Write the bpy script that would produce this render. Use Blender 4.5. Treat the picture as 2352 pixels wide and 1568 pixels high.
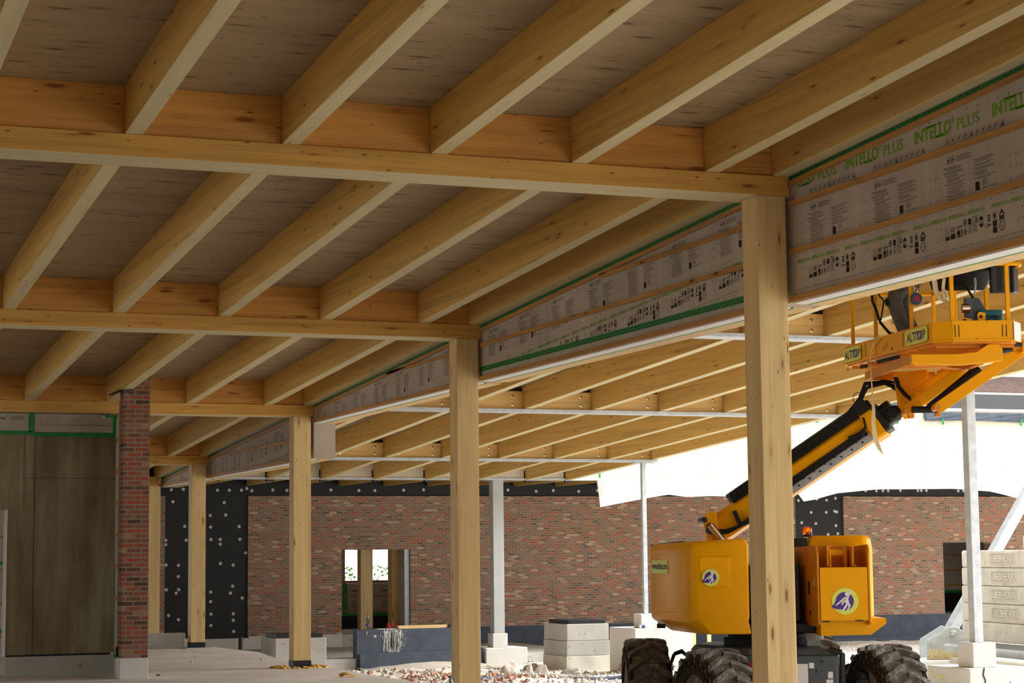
import bpy, bmesh, math, random
from mathutils import Vector, Matrix, noise
random.seed(7)
S = bpy.context.scene
for o in list(bpy.data.objects): bpy.data.objects.remove(o)
COL = S.collection
PI = math.pi

# ------------------------------------------------------------------ camera
YAW, PITCH, ROLL = 0.3652, 0.1075, -0.0105
cy_, sy_ = math.cos(YAW), math.sin(YAW); cp_, sp_ = math.cos(PITCH), math.sin(PITCH)
fwd = Vector((sy_*cp_, cy_*cp_, sp_)); r0 = Vector((cy_, -sy_, 0)); u0 = r0.cross(fwd)
cr_, sr_ = math.cos(ROLL), math.sin(ROLL)
rt = cr_*r0 + sr_*u0; up = -sr_*r0 + cr_*u0
cam = bpy.data.cameras.new('camera'); camo = bpy.data.objects.new('camera', cam); COL.objects.link(camo)
cam.sensor_width = 36; cam.lens = 36*4566.35/2352; cam.clip_end = 400; cam.clip_start = .1
m = Matrix((rt, up, -fwd)).transposed().to_4x4(); m.translation = Vector((0, 0, 1.6))
camo.matrix_world = m
S.camera = camo

# ------------------------------------------------------------------ world, sun, exposure
W = bpy.data.worlds.new('overcast_sky'); S.world = W; W.use_nodes = True
nt = W.node_tree; bg = nt.nodes['Background']
tc = nt.nodes.new('ShaderNodeTexCoord'); sep = nt.nodes.new('ShaderNodeSeparateXYZ')
rmp = nt.nodes.new('ShaderNodeValToRGB'); nt.links.new(tc.outputs['Generated'], sep.inputs[0])
nt.links.new(sep.outputs['Z'], rmp.inputs[0])
rmp.color_ramp.elements[0].color = (1.0, 1.0, 1.0, 1); rmp.color_ramp.elements[1].color = (.88, .94, 1, 1)
nt.links.new(rmp.outputs[0], bg.inputs[0]); bg.inputs[1].default_value = 1.3
sun = bpy.data.lights.new('veiled_sun', 'SUN'); sun.energy = 6.5; sun.angle = math.radians(40); sun.color = (1, .985, .95)
suno = bpy.data.objects.new('veiled_sun', sun); COL.objects.link(suno); suno.location = (20, -10, 30)
suno.rotation_euler = Vector((0.90, -0.13, 0.56)).to_track_quat('Z', 'Y').to_euler()
S.view_settings.view_transform = 'Standard'; S.view_settings.look = 'None'
S.view_settings.gamma = 1; S.view_settings.use_curve_mapping = False
S.view_settings.exposure = 0.55
S.cycles.diffuse_bounces = 6; S.cycles.max_bounces = 10

# ------------------------------------------------------------------ helpers
def lin(c):
    return tuple(((v/255)/12.92 if v/255 <= .04045 else ((v/255+.055)/1.055)**2.4) for v in c)
class MB:
    def __init__(s): s.v = []; s.f = []
    def add(s, vs, fs):
        n = len(s.v); s.v += [tuple(v) for v in vs]; s.f += [tuple(i+n for i in f) for f in fs]; return s
    def box(s, x0, x1, y0, y1, z0, z1, mat=None):
        vs = [Vector(p) for p in ((x0,y0,z0),(x1,y0,z0),(x1,y1,z0),(x0,y1,z0),(x0,y0,z1),(x1,y0,z1),(x1,y1,z1),(x0,y1,z1))]
        if mat: vs = [mat @ v for v in vs]
        return s.add(vs, ((0,3,2,1),(4,5,6,7),(0,1,5,4),(1,2,6,5),(2,3,7,6),(3,0,4,7)))
    def bar(s, p0, p1, w, h, upv=(0,0,1)):
        p0 = Vector(p0); p1 = Vector(p1); d = (p1-p0); L = d.length; d.normalize(); upv = Vector(upv)
        sd = d.cross(upv)
        if sd.length < 1e-4: sd = d.cross(Vector((0,1,0)))
        sd.normalize(); u = sd.cross(d)
        vs = [p + sd*a*w/2 + u*b*h/2 for p in (p0, p1) for a, b in ((-1,-1),(1,-1),(1,1),(-1,1))]
        return s.add(vs, ((0,3,2,1),(4,5,6,7),(0,1,5,4),(1,2,6,5),(2,3,7,6),(3,0,4,7)))
    def prism(s, poly, d0, d1, fn=None):
        """poly: list of (a,b); extruded from d0 to d1; fn(a,b,d)->xyz"""
        fn = fn or (lambda a, b, d: (a, b, d)); n = len(poly)
        vs = [fn(a, b, d0) for a, b in poly] + [fn(a, b, d1) for a, b in poly]
        return s.add(vs, [tuple(range(n-1, -1, -1)), tuple(range(n, 2*n))] + [(i, (i+1) % n, n+(i+1) % n, n+i) for i in range(n)])
    def tube(s, pts, r, n=8, r1=None, cap=True):
        pts = [Vector(p) for p in pts]; rings = []; prev = None
        for i, p in enumerate(pts):
            d = (pts[min(i+1, len(pts)-1)] - pts[max(i-1, 0)]).normalized()
            a = d.cross(Vector((0,0,1)) if prev is None else prev)
            if prev is None:
                if a.length < .05: a = d.cross(Vector((1,0,0)))
                a.normalize(); b = a.cross(d)
            else:
                b = (prev - d*prev.dot(d)).normalized(); a = d.cross(b)
            prev = b; rr = r if r1 is None else r + (r1-r)*i/(len(pts)-1)
            rings.append([p + (a*math.cos(t)+b*math.sin(t))*rr for t in [2*PI*k/n for k in range(n)]])
        vs = [v for rg in rings for v in rg]; fs = []
        for i in range(len(pts)-1):
            for k in range(n): fs.append((i*n+k, i*n+(k+1) % n, (i+1)*n+(k+1) % n, (i+1)*n+k))
        if cap: fs += [tuple(range(n-1, -1, -1)), tuple((len(pts)-1)*n+k for k in range(n))]
        return s.add(vs, fs)
    def lathe(s, prof, c=(0,0,0), n=20, mat=None):
        """prof: (r,z) pairs about z axis, mat places it"""
        M_ = mat or Matrix.Translation(Vector(c)); vs = []; fs = []
        for r, z in prof:
            for k in range(n): vs.append(M_ @ Vector((r*math.cos(2*PI*k/n), r*math.sin(2*PI*k/n), z)))
        for i in range(len(prof)-1):
            for k in range(n): fs.append((i*n+k, i*n+(k+1) % n, (i+1)*n+(k+1) % n, (i+1)*n+k))
        if prof[0][0] > 1e-5: fs.append(tuple(range(n-1, -1, -1)))
        if prof[-1][0] > 1e-5: fs.append(tuple((len(prof)-1)*n+k for k in range(n)))
        return s.add(vs, fs)
_txt = {}
def text_geo(body, size=1.0, bold=0.0, sx=1.0):
    k = (body, bold)
    if k not in _txt:
        cu = bpy.data.curves.new('t', 'FONT'); cu.body = body; cu.offset = bold; cu.resolution_u = 2; cu.size = 1
        o = bpy.data.objects.new('t', cu); COL.objects.link(o)
        dg = bpy.context.evaluated_depsgraph_get(); me = o.evaluated_get(dg).to_mesh()
        _txt[k] = ([v.co.copy() for v in me.vertices], [tuple(p.vertices) for p in me.polygons])
        bpy.data.objects.remove(o); bpy.data.curves.remove(cu)
    vs, fs = _txt[k]
    return [(v.x*size*sx, v.y*size) for v in vs], fs
def text_fit(body, width, height, bold=0.0):
    """cap-height fitted text, lower-left at 0,0"""
    vs, fs = text_geo(body, 1, bold)
    x0 = min(v[0] for v in vs); x1 = max(v[0] for v in vs); y0 = min(v[1] for v in vs); y1 = max(v[1] for v in vs)
    return [((x-x0)/(x1-x0)*width, (y-y0)/(y1-y0)*height) for x, y in vs], fs
LIFT_M = Matrix.Rotation(-YAW, 4, 'Z')       # frame whose x runs to the camera's right, y away from it
ORG = {}
def link(name, mb, mat, loc=(0,0,0), frame='W', smooth=False, bevel=0, sub=0, under=None):
    me = bpy.data.meshes.new(name)
    o0 = Vector(loc)
    me.from_pydata([tuple(Vector(v)-o0) for v in mb.v], [], mb.f); me.update()
    bm = bmesh.new(); bm.from_mesh(me); bmesh.ops.recalc_face_normals(bm, faces=bm.faces); bm.to_mesh(me); bm.free()
    me.materials.append(mat)
    if under:  # downward faces get the paler copy, light from below painted in
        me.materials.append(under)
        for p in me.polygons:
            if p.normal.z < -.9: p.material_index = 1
    o = bpy.data.objects.new(name, me); COL.objects.link(o)
    if bevel:
        b = o.modifiers.new('bevel', 'BEVEL'); b.width = bevel; b.segments = 2; b.limit_method = 'ANGLE'; b.angle_limit = .6
    if sub:
        b = o.modifiers.new('sub', 'SUBSURF'); b.levels = sub; b.render_levels = sub
    if smooth:
        for p in me.polygons: p.use_smooth = True
        try: me.set_sharp_from_angle(angle=.7)
        except Exception: pass
    return o
def place(o, org, frame):
    if frame == 'L': o.matrix_world = LIFT_M @ Matrix.Translation(Vector(org))
    else: o.location = org
    ORG[o.name] = (Vector(org), frame)
def tags(o, label, cat, group=None):
    o['label'] = label; o['category'] = cat
    if group: o['group'] = group
def thing(name, label, cat, org, frame='W', group=None):
    o = bpy.data.objects.new(name, None); COL.objects.link(o); o.empty_display_size = .1
    place(o, org, frame); tags(o, label, cat, group); return o
def part(par, name, mb, mat, label=None, **k):
    root = par
    while root.parent: root = root.parent
    org, fr = ORG[root.name]
    o = link(name, mb, mat, org, fr, **k); o.parent = par
    if label: o['label'] = label
    return o
def single(name, mb, mat, label, cat, org, frame='W', group=None, **k):
    o = link(name, mb, mat, org, frame, **k); place(o, org, frame); tags(o, label, cat, group); return o
def struct(name, mb, mat, org=(0,0,0), label=None, **k):
    o = link(name, mb, mat, org, 'W', **k); place(o, org, 'W'); o['kind'] = 'structure'
    if label: o['label'] = label
    return o
def seg_xf(p0, p1):
    """matrix taking local z to p0->p1"""
    d = Vector(p1)-Vector(p0); q = d.to_track_quat('Z', 'Y'); return Matrix.Translation(Vector(p0)) @ q.to_matrix().to_4x4()

# ------------------------------------------------------------------ materials
MAT = {}
def new_mat(name, rough=.6, metal=0, spec=.5):
    mt = bpy.data.materials.new(name); mt.use_nodes = True; nt = mt.node_tree; b = nt.nodes['Principled BSDF']
    b.inputs['Roughness'].default_value = rough; b.inputs['Metallic'].default_value = metal
    b.inputs['Specular IOR Level'].default_value = spec
    MAT[name] = mt; return mt, nt, b
class N:
    def __init__(s, nt): s.nt = nt
    def n(s, t, **k):
        nd = s.nt.nodes.new('ShaderNode'+t)
        for a, v in k.items():
            if a.startswith('i_'): 
                key = a[2:].replace('_', ' ')
                nd.inputs[key].default_value = v
            else: setattr(nd, a, v)
        return nd
    def l(s, a, b): s.nt.links.new(a, b)
    def math(s, op, a, b=None):
        nd = s.nt.nodes.new('ShaderNodeMath'); nd.operation = op
        for i, x in enumerate((a, b)):
            if x is None: continue
            if isinstance(x, (int, float)): nd.inputs[i].default_value = x
            else: s.l(x, nd.inputs[i])
        return nd.outputs[0]
    def mix(s, fac, a, b, mode='MIX'):
        nd = s.nt.nodes.new('ShaderNodeMix'); nd.data_type = 'RGBA'; nd.blend_type = mode
        for i, x in ((0, fac), (6, a), (7, b)):
            if isinstance(x, (int, float)): nd.inputs[i].default_value = x
            elif isinstance(x, tuple): nd.inputs[i].default_value = (*x[:3], 1)
            else: s.l(x, nd.inputs[i])
        return nd.outputs[2]
    def ramp(s, src, stops, interp='LINEAR'):
        nd = s.nt.nodes.new('ShaderNodeValToRGB'); cr = nd.color_ramp; cr.interpolation = interp
        while len(cr.elements) < len(stops): cr.elements.new(.5)
        for e, (p, c) in zip(cr.elements, stops):
            e.position = p; e.color = (*c, 1) if len(c) == 3 else c
        s.l(src, nd.inputs[0]); return nd.outputs[0]
    def coords(s, scale=(1,1,1), rnd=0.0, rot=(0,0,0)):
        tc = s.nt.nodes.new('ShaderNodeTexCoord'); mp = s.nt.nodes.new('ShaderNodeMapping')
        s.l(tc.outputs['Object'], mp.inputs[0]); mp.inputs['Scale'].default_value = scale; mp.inputs['Rotation'].default_value = rot
        if rnd:
            oi = s.nt.nodes.new('ShaderNodeObjectInfo'); ml = s.nt.nodes.new('ShaderNodeVectorMath'); ml.operation = 'SCALE'
            ml.inputs[0].default_value = (31.7, 17.3, 23.1); s.l(oi.outputs['Random'], ml.inputs['Scale'])
            ad = s.nt.nodes.new('ShaderNodeVectorMath'); ad.operation = 'ADD'
            s.l(mp.outputs[0], ad.inputs[0]); s.l(ml.outputs[0], ad.inputs[1]); return ad.outputs[0]
        return mp.outputs[0]
    def noise(s, vec, scale=5, detail=3, rough=.5):
        nd = s.nt.nodes.new('ShaderNodeTexNoise'); nd.inputs['Scale'].default_value = scale; nd.inputs['Detail'].default_value = detail
        nd.inputs['Roughness'].default_value = rough
        if vec is not None: s.l(vec, nd.inputs['Vector'])
        return nd.outputs['Fac']
    def bump(s, b, h, st=.3, dist=.01):
        nd = s.nt.nodes.new('ShaderNodeBump'); nd.inputs['Strength'].default_value = st; nd.inputs['Distance'].default_value = dist
        s.l(h, nd.inputs['Height']); s.l(nd.outputs[0], b.inputs['Normal'])
def plain(name, rgb, rough=.6, metal=0, var=.12, scale=3, spec=.5, dirt=None, bump=0):
    mt, nt, b = new_mat(name, rough, metal, spec); n = N(nt); c = lin(rgb)
    v = n.coords(rnd=1)
    f = n.noise(v, scale, 5, .6)
    col = n.ramp(f, [(.3, tuple(x*(1-var) for x in c)), (.7, tuple(min(1, x*(1+var)) for x in c))])
    if dirt:
        g = n.noise(v, scale*2.3, 8, .7); fac = n.ramp(g, [(dirt[1], (0,0,0)), (dirt[1]+.12, (1,1,1))])
        col = n.mix(fac, col, lin(dirt[0]))
    n.l(col, b.inputs['Base Color'])
    if bump: n.bump(b, n.noise(v, scale*14, 4), bump, .01)
    return mt
def wood(name, axis, base, lam=.04, lamaxis=2, knot=1.0, dark=None, contrast=1.0):
    """grain runs along axis (0,1,2)"""
    mt, nt, b = new_mat(name, .62, 0, .25); n = N(nt); c = lin(base)
    def sc(al, ac): t = [ac]*3; t[axis] = al; return tuple(t)
    tc = n.n('TexCoord'); sp = n.n('SeparateXYZ'); n.l(tc.outputs['Object'], sp.inputs[0])
    oi = n.n('ObjectInfo')
    # lamella index shifts the grain so each lamella differs
    li = n.math('FLOOR', n.math('DIVIDE', n.math('ADD', sp.outputs[lamaxis], n.math('MULTIPLY', oi.outputs['Random'], .02)), lam))
    wn = n.n('TexWhiteNoise', noise_dimensions='2D'); cb = n.n('CombineXYZ')
    n.l(li, cb.inputs[0]); n.l(oi.outputs['Random'], cb.inputs[1]); n.l(cb.outputs[0], wn.inputs['Vector'])
    def vec(al, ac):
        v = n.coords(sc(al, ac), rnd=1)
        ad = n.n('VectorMath', operation='ADD'); cb2 = n.n('CombineXYZ')
        n.l(n.math('MULTIPLY', wn.outputs['Value'], 9.0), cb2.inputs[axis]); n.l(v, ad.inputs[0]); n.l(cb2.outputs[0], ad.inputs[1])
        return ad.outputs[0]
    d = dark or tuple(x*.72 for x in base); dk = lin(d)
    hi = tuple(min(1, x*1.08) for x in c)
    g1 = n.noise(vec(.45, 7), 1, 5, .55)
    col = n.ramp(g1, [(.30, tuple(c[i]*(1-.20*contrast) for i in range(3))), (.5, c), (.70, hi)])
    g2 = n.noise(vec(1.2, 70), 1, 2, .5)
    col = n.mix(n.math('MULTIPLY', n.ramp(g2, [(.46, (0,0,0)), (.66, (1,1,1))]), .16*contrast), col, dk)
    col = n.mix(.6, col, n.ramp(wn.outputs['Value'], [(0, (.86,.86,.86)), (1, (1.0,1.0,1.0))]), 'MULTIPLY')
    # knots
    for (al, ac, th, rr) in ((1.9, 8, .10, 0), (4.0, 14, .075, 5)):
        v = vec(al, ac); vo = n.n('TexVoronoi'); n.l(v, vo.inputs['Vector']); vo.inputs['Scale'].default_value = 1
        fac = n.ramp(n.math('ADD', vo.outputs['Distance'], n.math('MULTIPLY', n.noise(v, 3, 2), .06)), [(th*knot, (1,1,1)), (th*knot*1.5, (0,0,0))])
        col = n.mix(n.math('MULTIPLY', fac, .8), col, tuple(x*.30 for x in dk))
        if rr == 0:
            halo = n.ramp(vo.outputs['Distance'], [(th*knot, (1,1,1)), (th*knot*3, (0,0,0))])
            col = n.mix(n.math('MULTIPLY', halo, .3), col, dk)
    n.l(col, b.inputs['Base Color'])
    n.bump(b, g2, .15, .002)
    return mt
BEAM = (214, 160, 84); BEAMD = (160, 98, 40)
for ax, nm in ((0, 'x'), (1, 'y'), (2, 'z')):
    wood('glulam_'+nm, ax, ((220, 172, 90), (222, 186, 108), (222, 194, 138))[ax], .045 if ax != 2 else .13, 2 if ax != 2 else 0, (1.2, .85, 1.0)[ax], BEAMD)
for ax, nm in ((0, 'x'), (1, 'y')): wood('under_'+nm, ax, (208, 194, 150), .3, 2, .8, (182, 158, 116), .7)  # paler beam wood for undersides: ground-bounce light put into the colour
wood('blocking', 0, (212, 156, 80), .05, 2, 1.35, (170, 96, 36), 1.1)
wood('blocking_pale', 0, (232, 196, 128), .05, 2, .7, (190, 130, 66), .9)
wood('batten', 1, (190, 142, 78), .2, 2, 1.0, (120, 70, 30), 1.4)
wood('clt', 0, (164, 144, 112), .19, 1, 1.5, (132, 98, 74), .8)
wood('plank', 0, (226, 196, 140), .3, 2, .7, (180, 130, 70), .8)
plain('steel_galv', (186, 192, 196), .5, .25, .16, 9, .5, ((120, 125, 128), .62))
plain('steel_white', (176, 178, 178), .5, .1, .05, 4)
plain('steel_dark', (34, 34, 36), .5, .3, .2, 6)
plain('concrete', (184, 182, 176), .85, 0, .10, 2.2, .2, ((140, 134, 124), .60), .15)
plain('concrete_white', (212, 210, 204), .85, 0, .06, 2.5, .2, ((170, 164, 152), .66), .1)
plain('concrete_old', (214, 211, 200), .9, 0, .14, 3, .2, ((140, 134, 120), .60), .2)
plain('yellow', (240, 168, 12), .30, 0, .04, 2, .12, ((180, 110, 20), .74))
plain('yellow_worn', (208, 132, 16), .45, 0, .08, 5, .3, ((150, 92, 26), .66))
plain('black_rubber', (26, 25, 24), .7, 0, .3, 12, .3)
plain('tyre', (98, 94, 88), .85, 0, .28, 7, .2, ((150, 146, 138), .52), .3)
plain('tyre_side', (52, 40, 28), .9, 0, .3, 9, .15)
plain('chassis_grey', (76, 84, 92), .4, .1, .1, 5, .5)
plain('black_sheet', (20, 21, 22), .55, 0, .35, 5, .4)
plain('bitumen', (74, 82, 94), .75, 0, .2, 4, .3, ((116, 122, 130), .66), .25)
plain('white_disc', (206, 206, 202), .5, 0, .1, 8)
plain('pen_black', (52, 46, 42), .8, 0, .05, 5, .1)
plain('ink_green', (112, 160, 40), .7, 0, .05, 5, .1)
plain('tape_green', (40, 140, 66), .5, 0, .2, 9, .3)
plain('tape_ink', (12, 60, 26), .6, 0, .1, 9)
plain('soffit_white', (226, 226, 224), .6, 0, .05, 3)
plain('board_beige', (222, 202, 160), .8, 0, .05, 1.5, .2)
plain('facade', (214, 206, 186), .8, 0, .04, .8, .2)
plain('tarp', (236, 238, 240), .6, 0, .03, 3, .3)
plain('label_white', (232, 232, 230), .6, 0, .03, 5)
plain('sticker', (216, 226, 96), .4, 0, .04, 5)
plain('purple', (76, 34, 140), .4, 0, .05, 5)
plain('ink_dark', (40, 16, 52), .5, 0, .05, 5)
plain('chrome', (210, 205, 196), .18, 1, .03, 5)
plain('trouser', (96, 93, 90), .95, 0, .3, 14, .1, ((120, 112, 104), .66))
plain('jacket', (60, 66, 78), .95, 0, .2, 9, .1)
plain('skin', (206, 158, 128), .6, 0, .05, 5)
plain('hair', (62, 44, 30), .8, 0, .2, 20)
plain('boot', (46, 38, 32), .8, 0, .2, 12)
plain('teal', (18, 112, 124), .5, 0, .1, 6)
plain('blue', (38, 74, 130), .5, 0, .1, 6)
plain('red', (168, 30, 36), .5, 0, .1, 6)
plain('webbing', (222, 206, 160), .8, 0, .06, 8)
plain('plastic_black', (16, 16, 17), .45, 0, .2, 6)
plain('sand', (188, 180, 168), .95, 0, .12, 5, .1, ((170, 150, 136), .6), .3)
plain('stone', (190, 182, 172), .95, 0, .25, 3, .1, None, .3)
plain('brick_shard', (168, 128, 110), .95, 0, .35, 6, .1)
plain('foam', (220, 176, 104), .9, 0, .2, 30, .1, None, .4)
plain('leaf', (92, 128, 50), .7, 0, .25, 12)
plain('pale_roof', (120, 110, 108), .8, 0, .1, 3)
plain('lime_paint', (214, 232, 60), .6, 0, .05, 4)
plain('black_paint', (20, 22, 40), .6, 0, .05, 4)
def glass(name, rgb, alpha=.35, rough=.05):
    mt, nt, b = new_mat(name, rough); b.inputs['Base Color'].default_value = (*lin(rgb), 1)
    b.inputs['Transmission Weight'].default_value = 1.0; b.inputs['IOR'].default_value = 1.3
    return mt
glass('pet', (225, 235, 245)); glass('amber', (255, 120, 10)); glass('can_blue', (170, 190, 220))
# window glass: mostly clear pane with a weak mirror
mt, nt, b = new_mat('pane', .02); n = N(nt); tr = n.n('BsdfTransparent'); gl = n.n('BsdfGlossy'); gl.inputs['Roughness'].default_value = .02
mx = n.n('MixShader'); mx.inputs[0].default_value = .05; n.l(tr.outputs[0], mx.inputs[1]); n.l(gl.outputs[0], mx.inputs[2])
n.l(mx.outputs[0], nt.nodes['Material Output'].inputs[0])
def brickmat(name, stops, mortar, bw=.175, bh=.057, axis='XZ', msize=.008, effl=.5):
    mt, nt, b = new_mat(name, .85, 0, .2); n = N(nt)
    tc = n.n('TexCoord'); sp = n.n('SeparateXYZ'); n.l(tc.outputs['Object'], sp.inputs[0])
    cb = n.n('CombineXYZ'); n.l(sp.outputs['X' if axis == 'XZ' else 'Y'], cb.inputs[0]); n.l(sp.outputs['Z'], cb.inputs[1])
    # a little waviness of the courses
    wv = n.n('VectorMath', operation='ADD'); n.l(cb.outputs[0], wv.inputs[0])
    nz = n.n('TexNoise'); nz.inputs['Scale'].default_value = 3; n.l(cb.outputs[0], nz.inputs['Vector'])
    ms = n.n('VectorMath', operation='SCALE'); ms.inputs['Scale'].default_value = .008; n.l(nz.outputs['Color'], ms.inputs[0]); n.l(ms.outputs[0], wv.inputs[1])
    br = n.n('TexBrick', offset=.5); br.inputs['Scale'].default_value = 1; br.inputs['Brick Width'].default_value = bw
    br.inputs['Row Height'].default_value = bh; br.inputs['Mortar Size'].default_value = msize; br.inputs['Mortar Smooth'].default_value = .2
    br.inputs['Color1'].default_value = (0,0,0,1); br.inputs['Color2'].default_value = (1,1,1,1); br.inputs['Mortar'].default_value = (.5,.5,.5,1)
    br.inputs['Bias'].default_value = 0
    n.l(wv.outputs[0], br.inputs['Vector'])
    bc = n.ramp(br.outputs['Color'], stops)
    v = n.coords(); g = n.noise(v, 18, 5, .7)
    bc = n.mix(.5, bc, n.ramp(g, [(.3, (.62,.62,.62)), (.7, (1.25,1.2,1.15))]), 'MULTIPLY')
    ef = n.math('MULTIPLY', n.ramp(n.noise(v, 2.1, 6, .75), [(.58, (0,0,0)), (.72, (1,1,1))]), effl)
    bc = n.mix(ef, bc, lin((196, 186, 172)))
    col = n.mix(br.outputs['Fac'], bc, lin(mortar))
    n.l(col, b.inputs['Base Color']); n.bump(b, n.math('SUBTRACT', 1.0, br.outputs['Fac']), .5, .01)
    return mt
BR = [(0, lin((112, 98, 84))), (.18, lin((150, 118, 98))), (.36, lin((138, 120, 104))), (.5, lin((176, 116, 88))), (.64, lin((150, 132, 114))), (.78, lin((184, 98, 70))), (.88, lin((160, 134, 112))), (1, lin((208, 178, 150)))]
brickmat('brick', BR, (164, 154, 140))
brickmat('brick_pillar', [(0, lin((84, 66, 54))), (.3, lin((132, 88, 70))), (.55, lin((158, 82, 60))), (.8, lin((128, 96, 80))), (1, lin((170, 134, 112)))], (138, 128, 110), .20, .0655, msize=.009, effl=.5)
brickmat('brick_far', [(0, lin((86, 56, 46))), (1, lin((120, 78, 62)))], (130, 112, 100), .22, .07, effl=.1)
# membrane paper
mt, nt, b = new_mat('membrane', .75, 0, .25); n = N(nt)
v = n.coords((1, 1, 1)); f = n.noise(v, 1.2, 4); wv = n.noise(n.coords((1, 6, .6)), 1.5, 2)
col = n.ramp(f, [(.3, lin((172, 162, 148))), (.7, lin((196, 184, 168)))])
col = n.mix(.35, col, n.ramp(wv, [(.35, (.78, .78, .82)), (.65, (1.1, 1.08, 1.04))]), 'MULTIPLY')
fb = n.noise(n.coords((40, 40, 40)), 3, 2)
col = n.mix(.25, col, n.ramp(fb, [(.3, (.8, .8, .8)), (.7, (1.1, 1.1, 1.1))]), 'MULTIPLY')
n.l(col, b.inputs['Base Color']); n.bump(b, wv, .35, .02)
# damp-stained fibre board of the left wall
mt, nt, b = new_mat('fibre_board', .85, 0, .2); n = N(nt)
f = n.noise(n.coords((1.6, 1, .28)), 1.6, 5, .6); f2 = n.noise(n.coords((1, 1, 1)), 60, 2)
col = n.ramp(f, [(.38, lin((120, 106, 82))), (.52, lin((142, 130, 104))), (.66, lin((168, 160, 134)))])
col = n.mix(.3, col, n.ramp(f2, [(.3, (.8,.8,.8)), (.7, (1.15,1.15,1.15))]), 'MULTIPLY')
n.l(col, b.inputs['Base Color'])
# ground: pale crushed rubble
mt, nt, b = new_mat('rubble', .95, 0, .1); n = N(nt); v = n.coords()
vo = n.n('TexVoronoi'); n.l(v, vo.inputs['Vector']); vo.inputs['Scale'].default_value = 14
c1 = n.ramp(vo.outputs['Color'], [(0, lin((176, 166, 152))), (.3, lin((214, 208, 198))), (.6, lin((232, 228, 222))), (.85, lin((218, 196, 180))), (1, lin((244, 242, 238)))])
c2 = n.mix(n.ramp(n.noise(v, .9, 4), [(.45, (0,0,0)), (.6, (1,1,1))]), c1, lin((228, 225, 220)))
n.l(c2, b.inputs['Base Color']); n.bump(b, vo.outputs['Distance'], .6, .03)
# floor slab: screed with dusty wipe marks
mt, nt, b = new_mat('screed', .8, 0, .25); n = N(nt)
f = n.noise(n.coords((1, 1, 1)), .7, 6, .6); f2 = n.noise(n.coords((2.5, .7, 1)), 2.2, 6, .7)
col = n.ramp(f, [(.35, lin((214, 208, 204))), (.65, lin((236, 232, 230)))])
col = n.mix(n.math('MULTIPLY', n.ramp(f2, [(.55, (0,0,0)), (.72, (1,1,1))]), .35), col, lin((176, 164, 154)))
n.l(col, b.inputs['Base Color']); n.bump(b, f2, .15, .01)
M = MAT

# ------------------------------------------------------------------ grid of the building
XC, CW = 7.491, .263                          # timber column row
YG = [14.045, 21.372, 28.699, 36.025, 40.35]  # girder rows
SL = -.0525
def zg(y): return 4.637 + SL*(y-14.045)       # top of girders = underside of joists
def zd(y): return zg(y) + .357                # underside of roof deck
ORD = ['first', 'second', 'third', 'fourth', 'fifth', 'sixth', 'seventh', 'eighth', 'ninth', 'tenth', 'eleventh', 'twelfth']
ROW = ['nearest', 'second nearest', 'third nearest', 'fourth nearest', 'farthest']
def sloped(mb, x0, x1, y0, y1, dz0, dz1, base=zg):
    vs = [(x, y, base(y)+d) for d in (dz0, dz1) for x, y in ((x0,y0),(x1,y0),(x1,y1),(x0,y1))]
    return mb.add(vs, ((0,3,2,1),(4,5,6,7),(0,1,5,4),(1,2,6,5),(2,3,7,6),(3,0,4,7)))

# floor slab, ground, roof
mb = MB(); 
edge = []
yy = -8
while yy < 36.6:
    edge.append((8.05 + .10*noise.noise(Vector((yy*.35, 3, 1))) + (.20*math.exp(-((yy-34)/1.3)**2)), yy)); yy += .6
poly = [(-9, -8)] + edge + [(8.0, 36.35), (7.2, 36.42), (-9, 36.42)]
mb.prism(poly, -.55, 0)
struct('floor', mb, M['screed'])
mb = MB(); nx, ny = 150, 170
def gz(x, y):
    t = min(1, max(0, (y-23)/8)); z = -.30 - .42*t
    z += .10*noise.noise(Vector((x*.5, y*.5, 0))) + .05*noise.noise(Vector((x*2, y*2, 4))) + .02*noise.noise(Vector((x*7, y*7, 9)))
    for cx, cy, hh, rr in ((12.6, 33.0, .16, 1.6), (17.2, 35.6, .22, .9), (11.5, 36, .12, 1.8)):
        z += hh*math.exp(-((x-cx)**2+(y-cy)**2)/rr**2)
    if x < 9.6: z = min(z, -.36)
    return z
vs = []; fs = []
for j in range(ny+1):
    for i in range(nx+1):
        x = 7.2 + 31*i/nx; y = 8 + 38.2*j/ny
        vs.append((x, y, gz(x, y)))
for j in range(ny):
    for i in range(nx): a = j*(nx+1)+i; fs.append((a, a+1, a+nx+2, a+nx+1))
mb.add(vs, fs); struct('ground', mb, M['rubble'], label='pale crushed rubble ground of the yard', smooth=True)
struct('ground_far', MB().box(38, 90, -30, 46.3, -.9, -.6).box(7.2, 38.2, -30, 8, -.6, -.32).box(-40, 90, 55, 90, -.6, -.4), M['rubble'])
# low concrete floor between slab and back wall
struct('floor_rear', MB().box(-9, 9.2, 36.43, 46.1, -.9, -.5).box(9.2, 17.5, 40.95, 46.1, -.9, -.5).box(9.2, 13.0, 40.55, 40.9, -1.1, -.5), M['concrete'], label='low concrete floor before the brick wall')
mb = MB(); sloped(mb, -9, 7.82, -8, 40.9, 0, .16, zd); struct('ceiling', mb, M['clt'])
mb = MB(); sloped(mb, 7.82, 16.9, 4.5, 40.75, 0, .12, zd)
struct('ceiling_canopy', mb, M['clt'], label='deck over the canopy joists')
struct('ceiling_walkway', MB().box(-9, 38, 40.76, 46.5, 3.62, 3.74), M['clt'], label='roof deck of the walkway before the brick wall')
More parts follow.
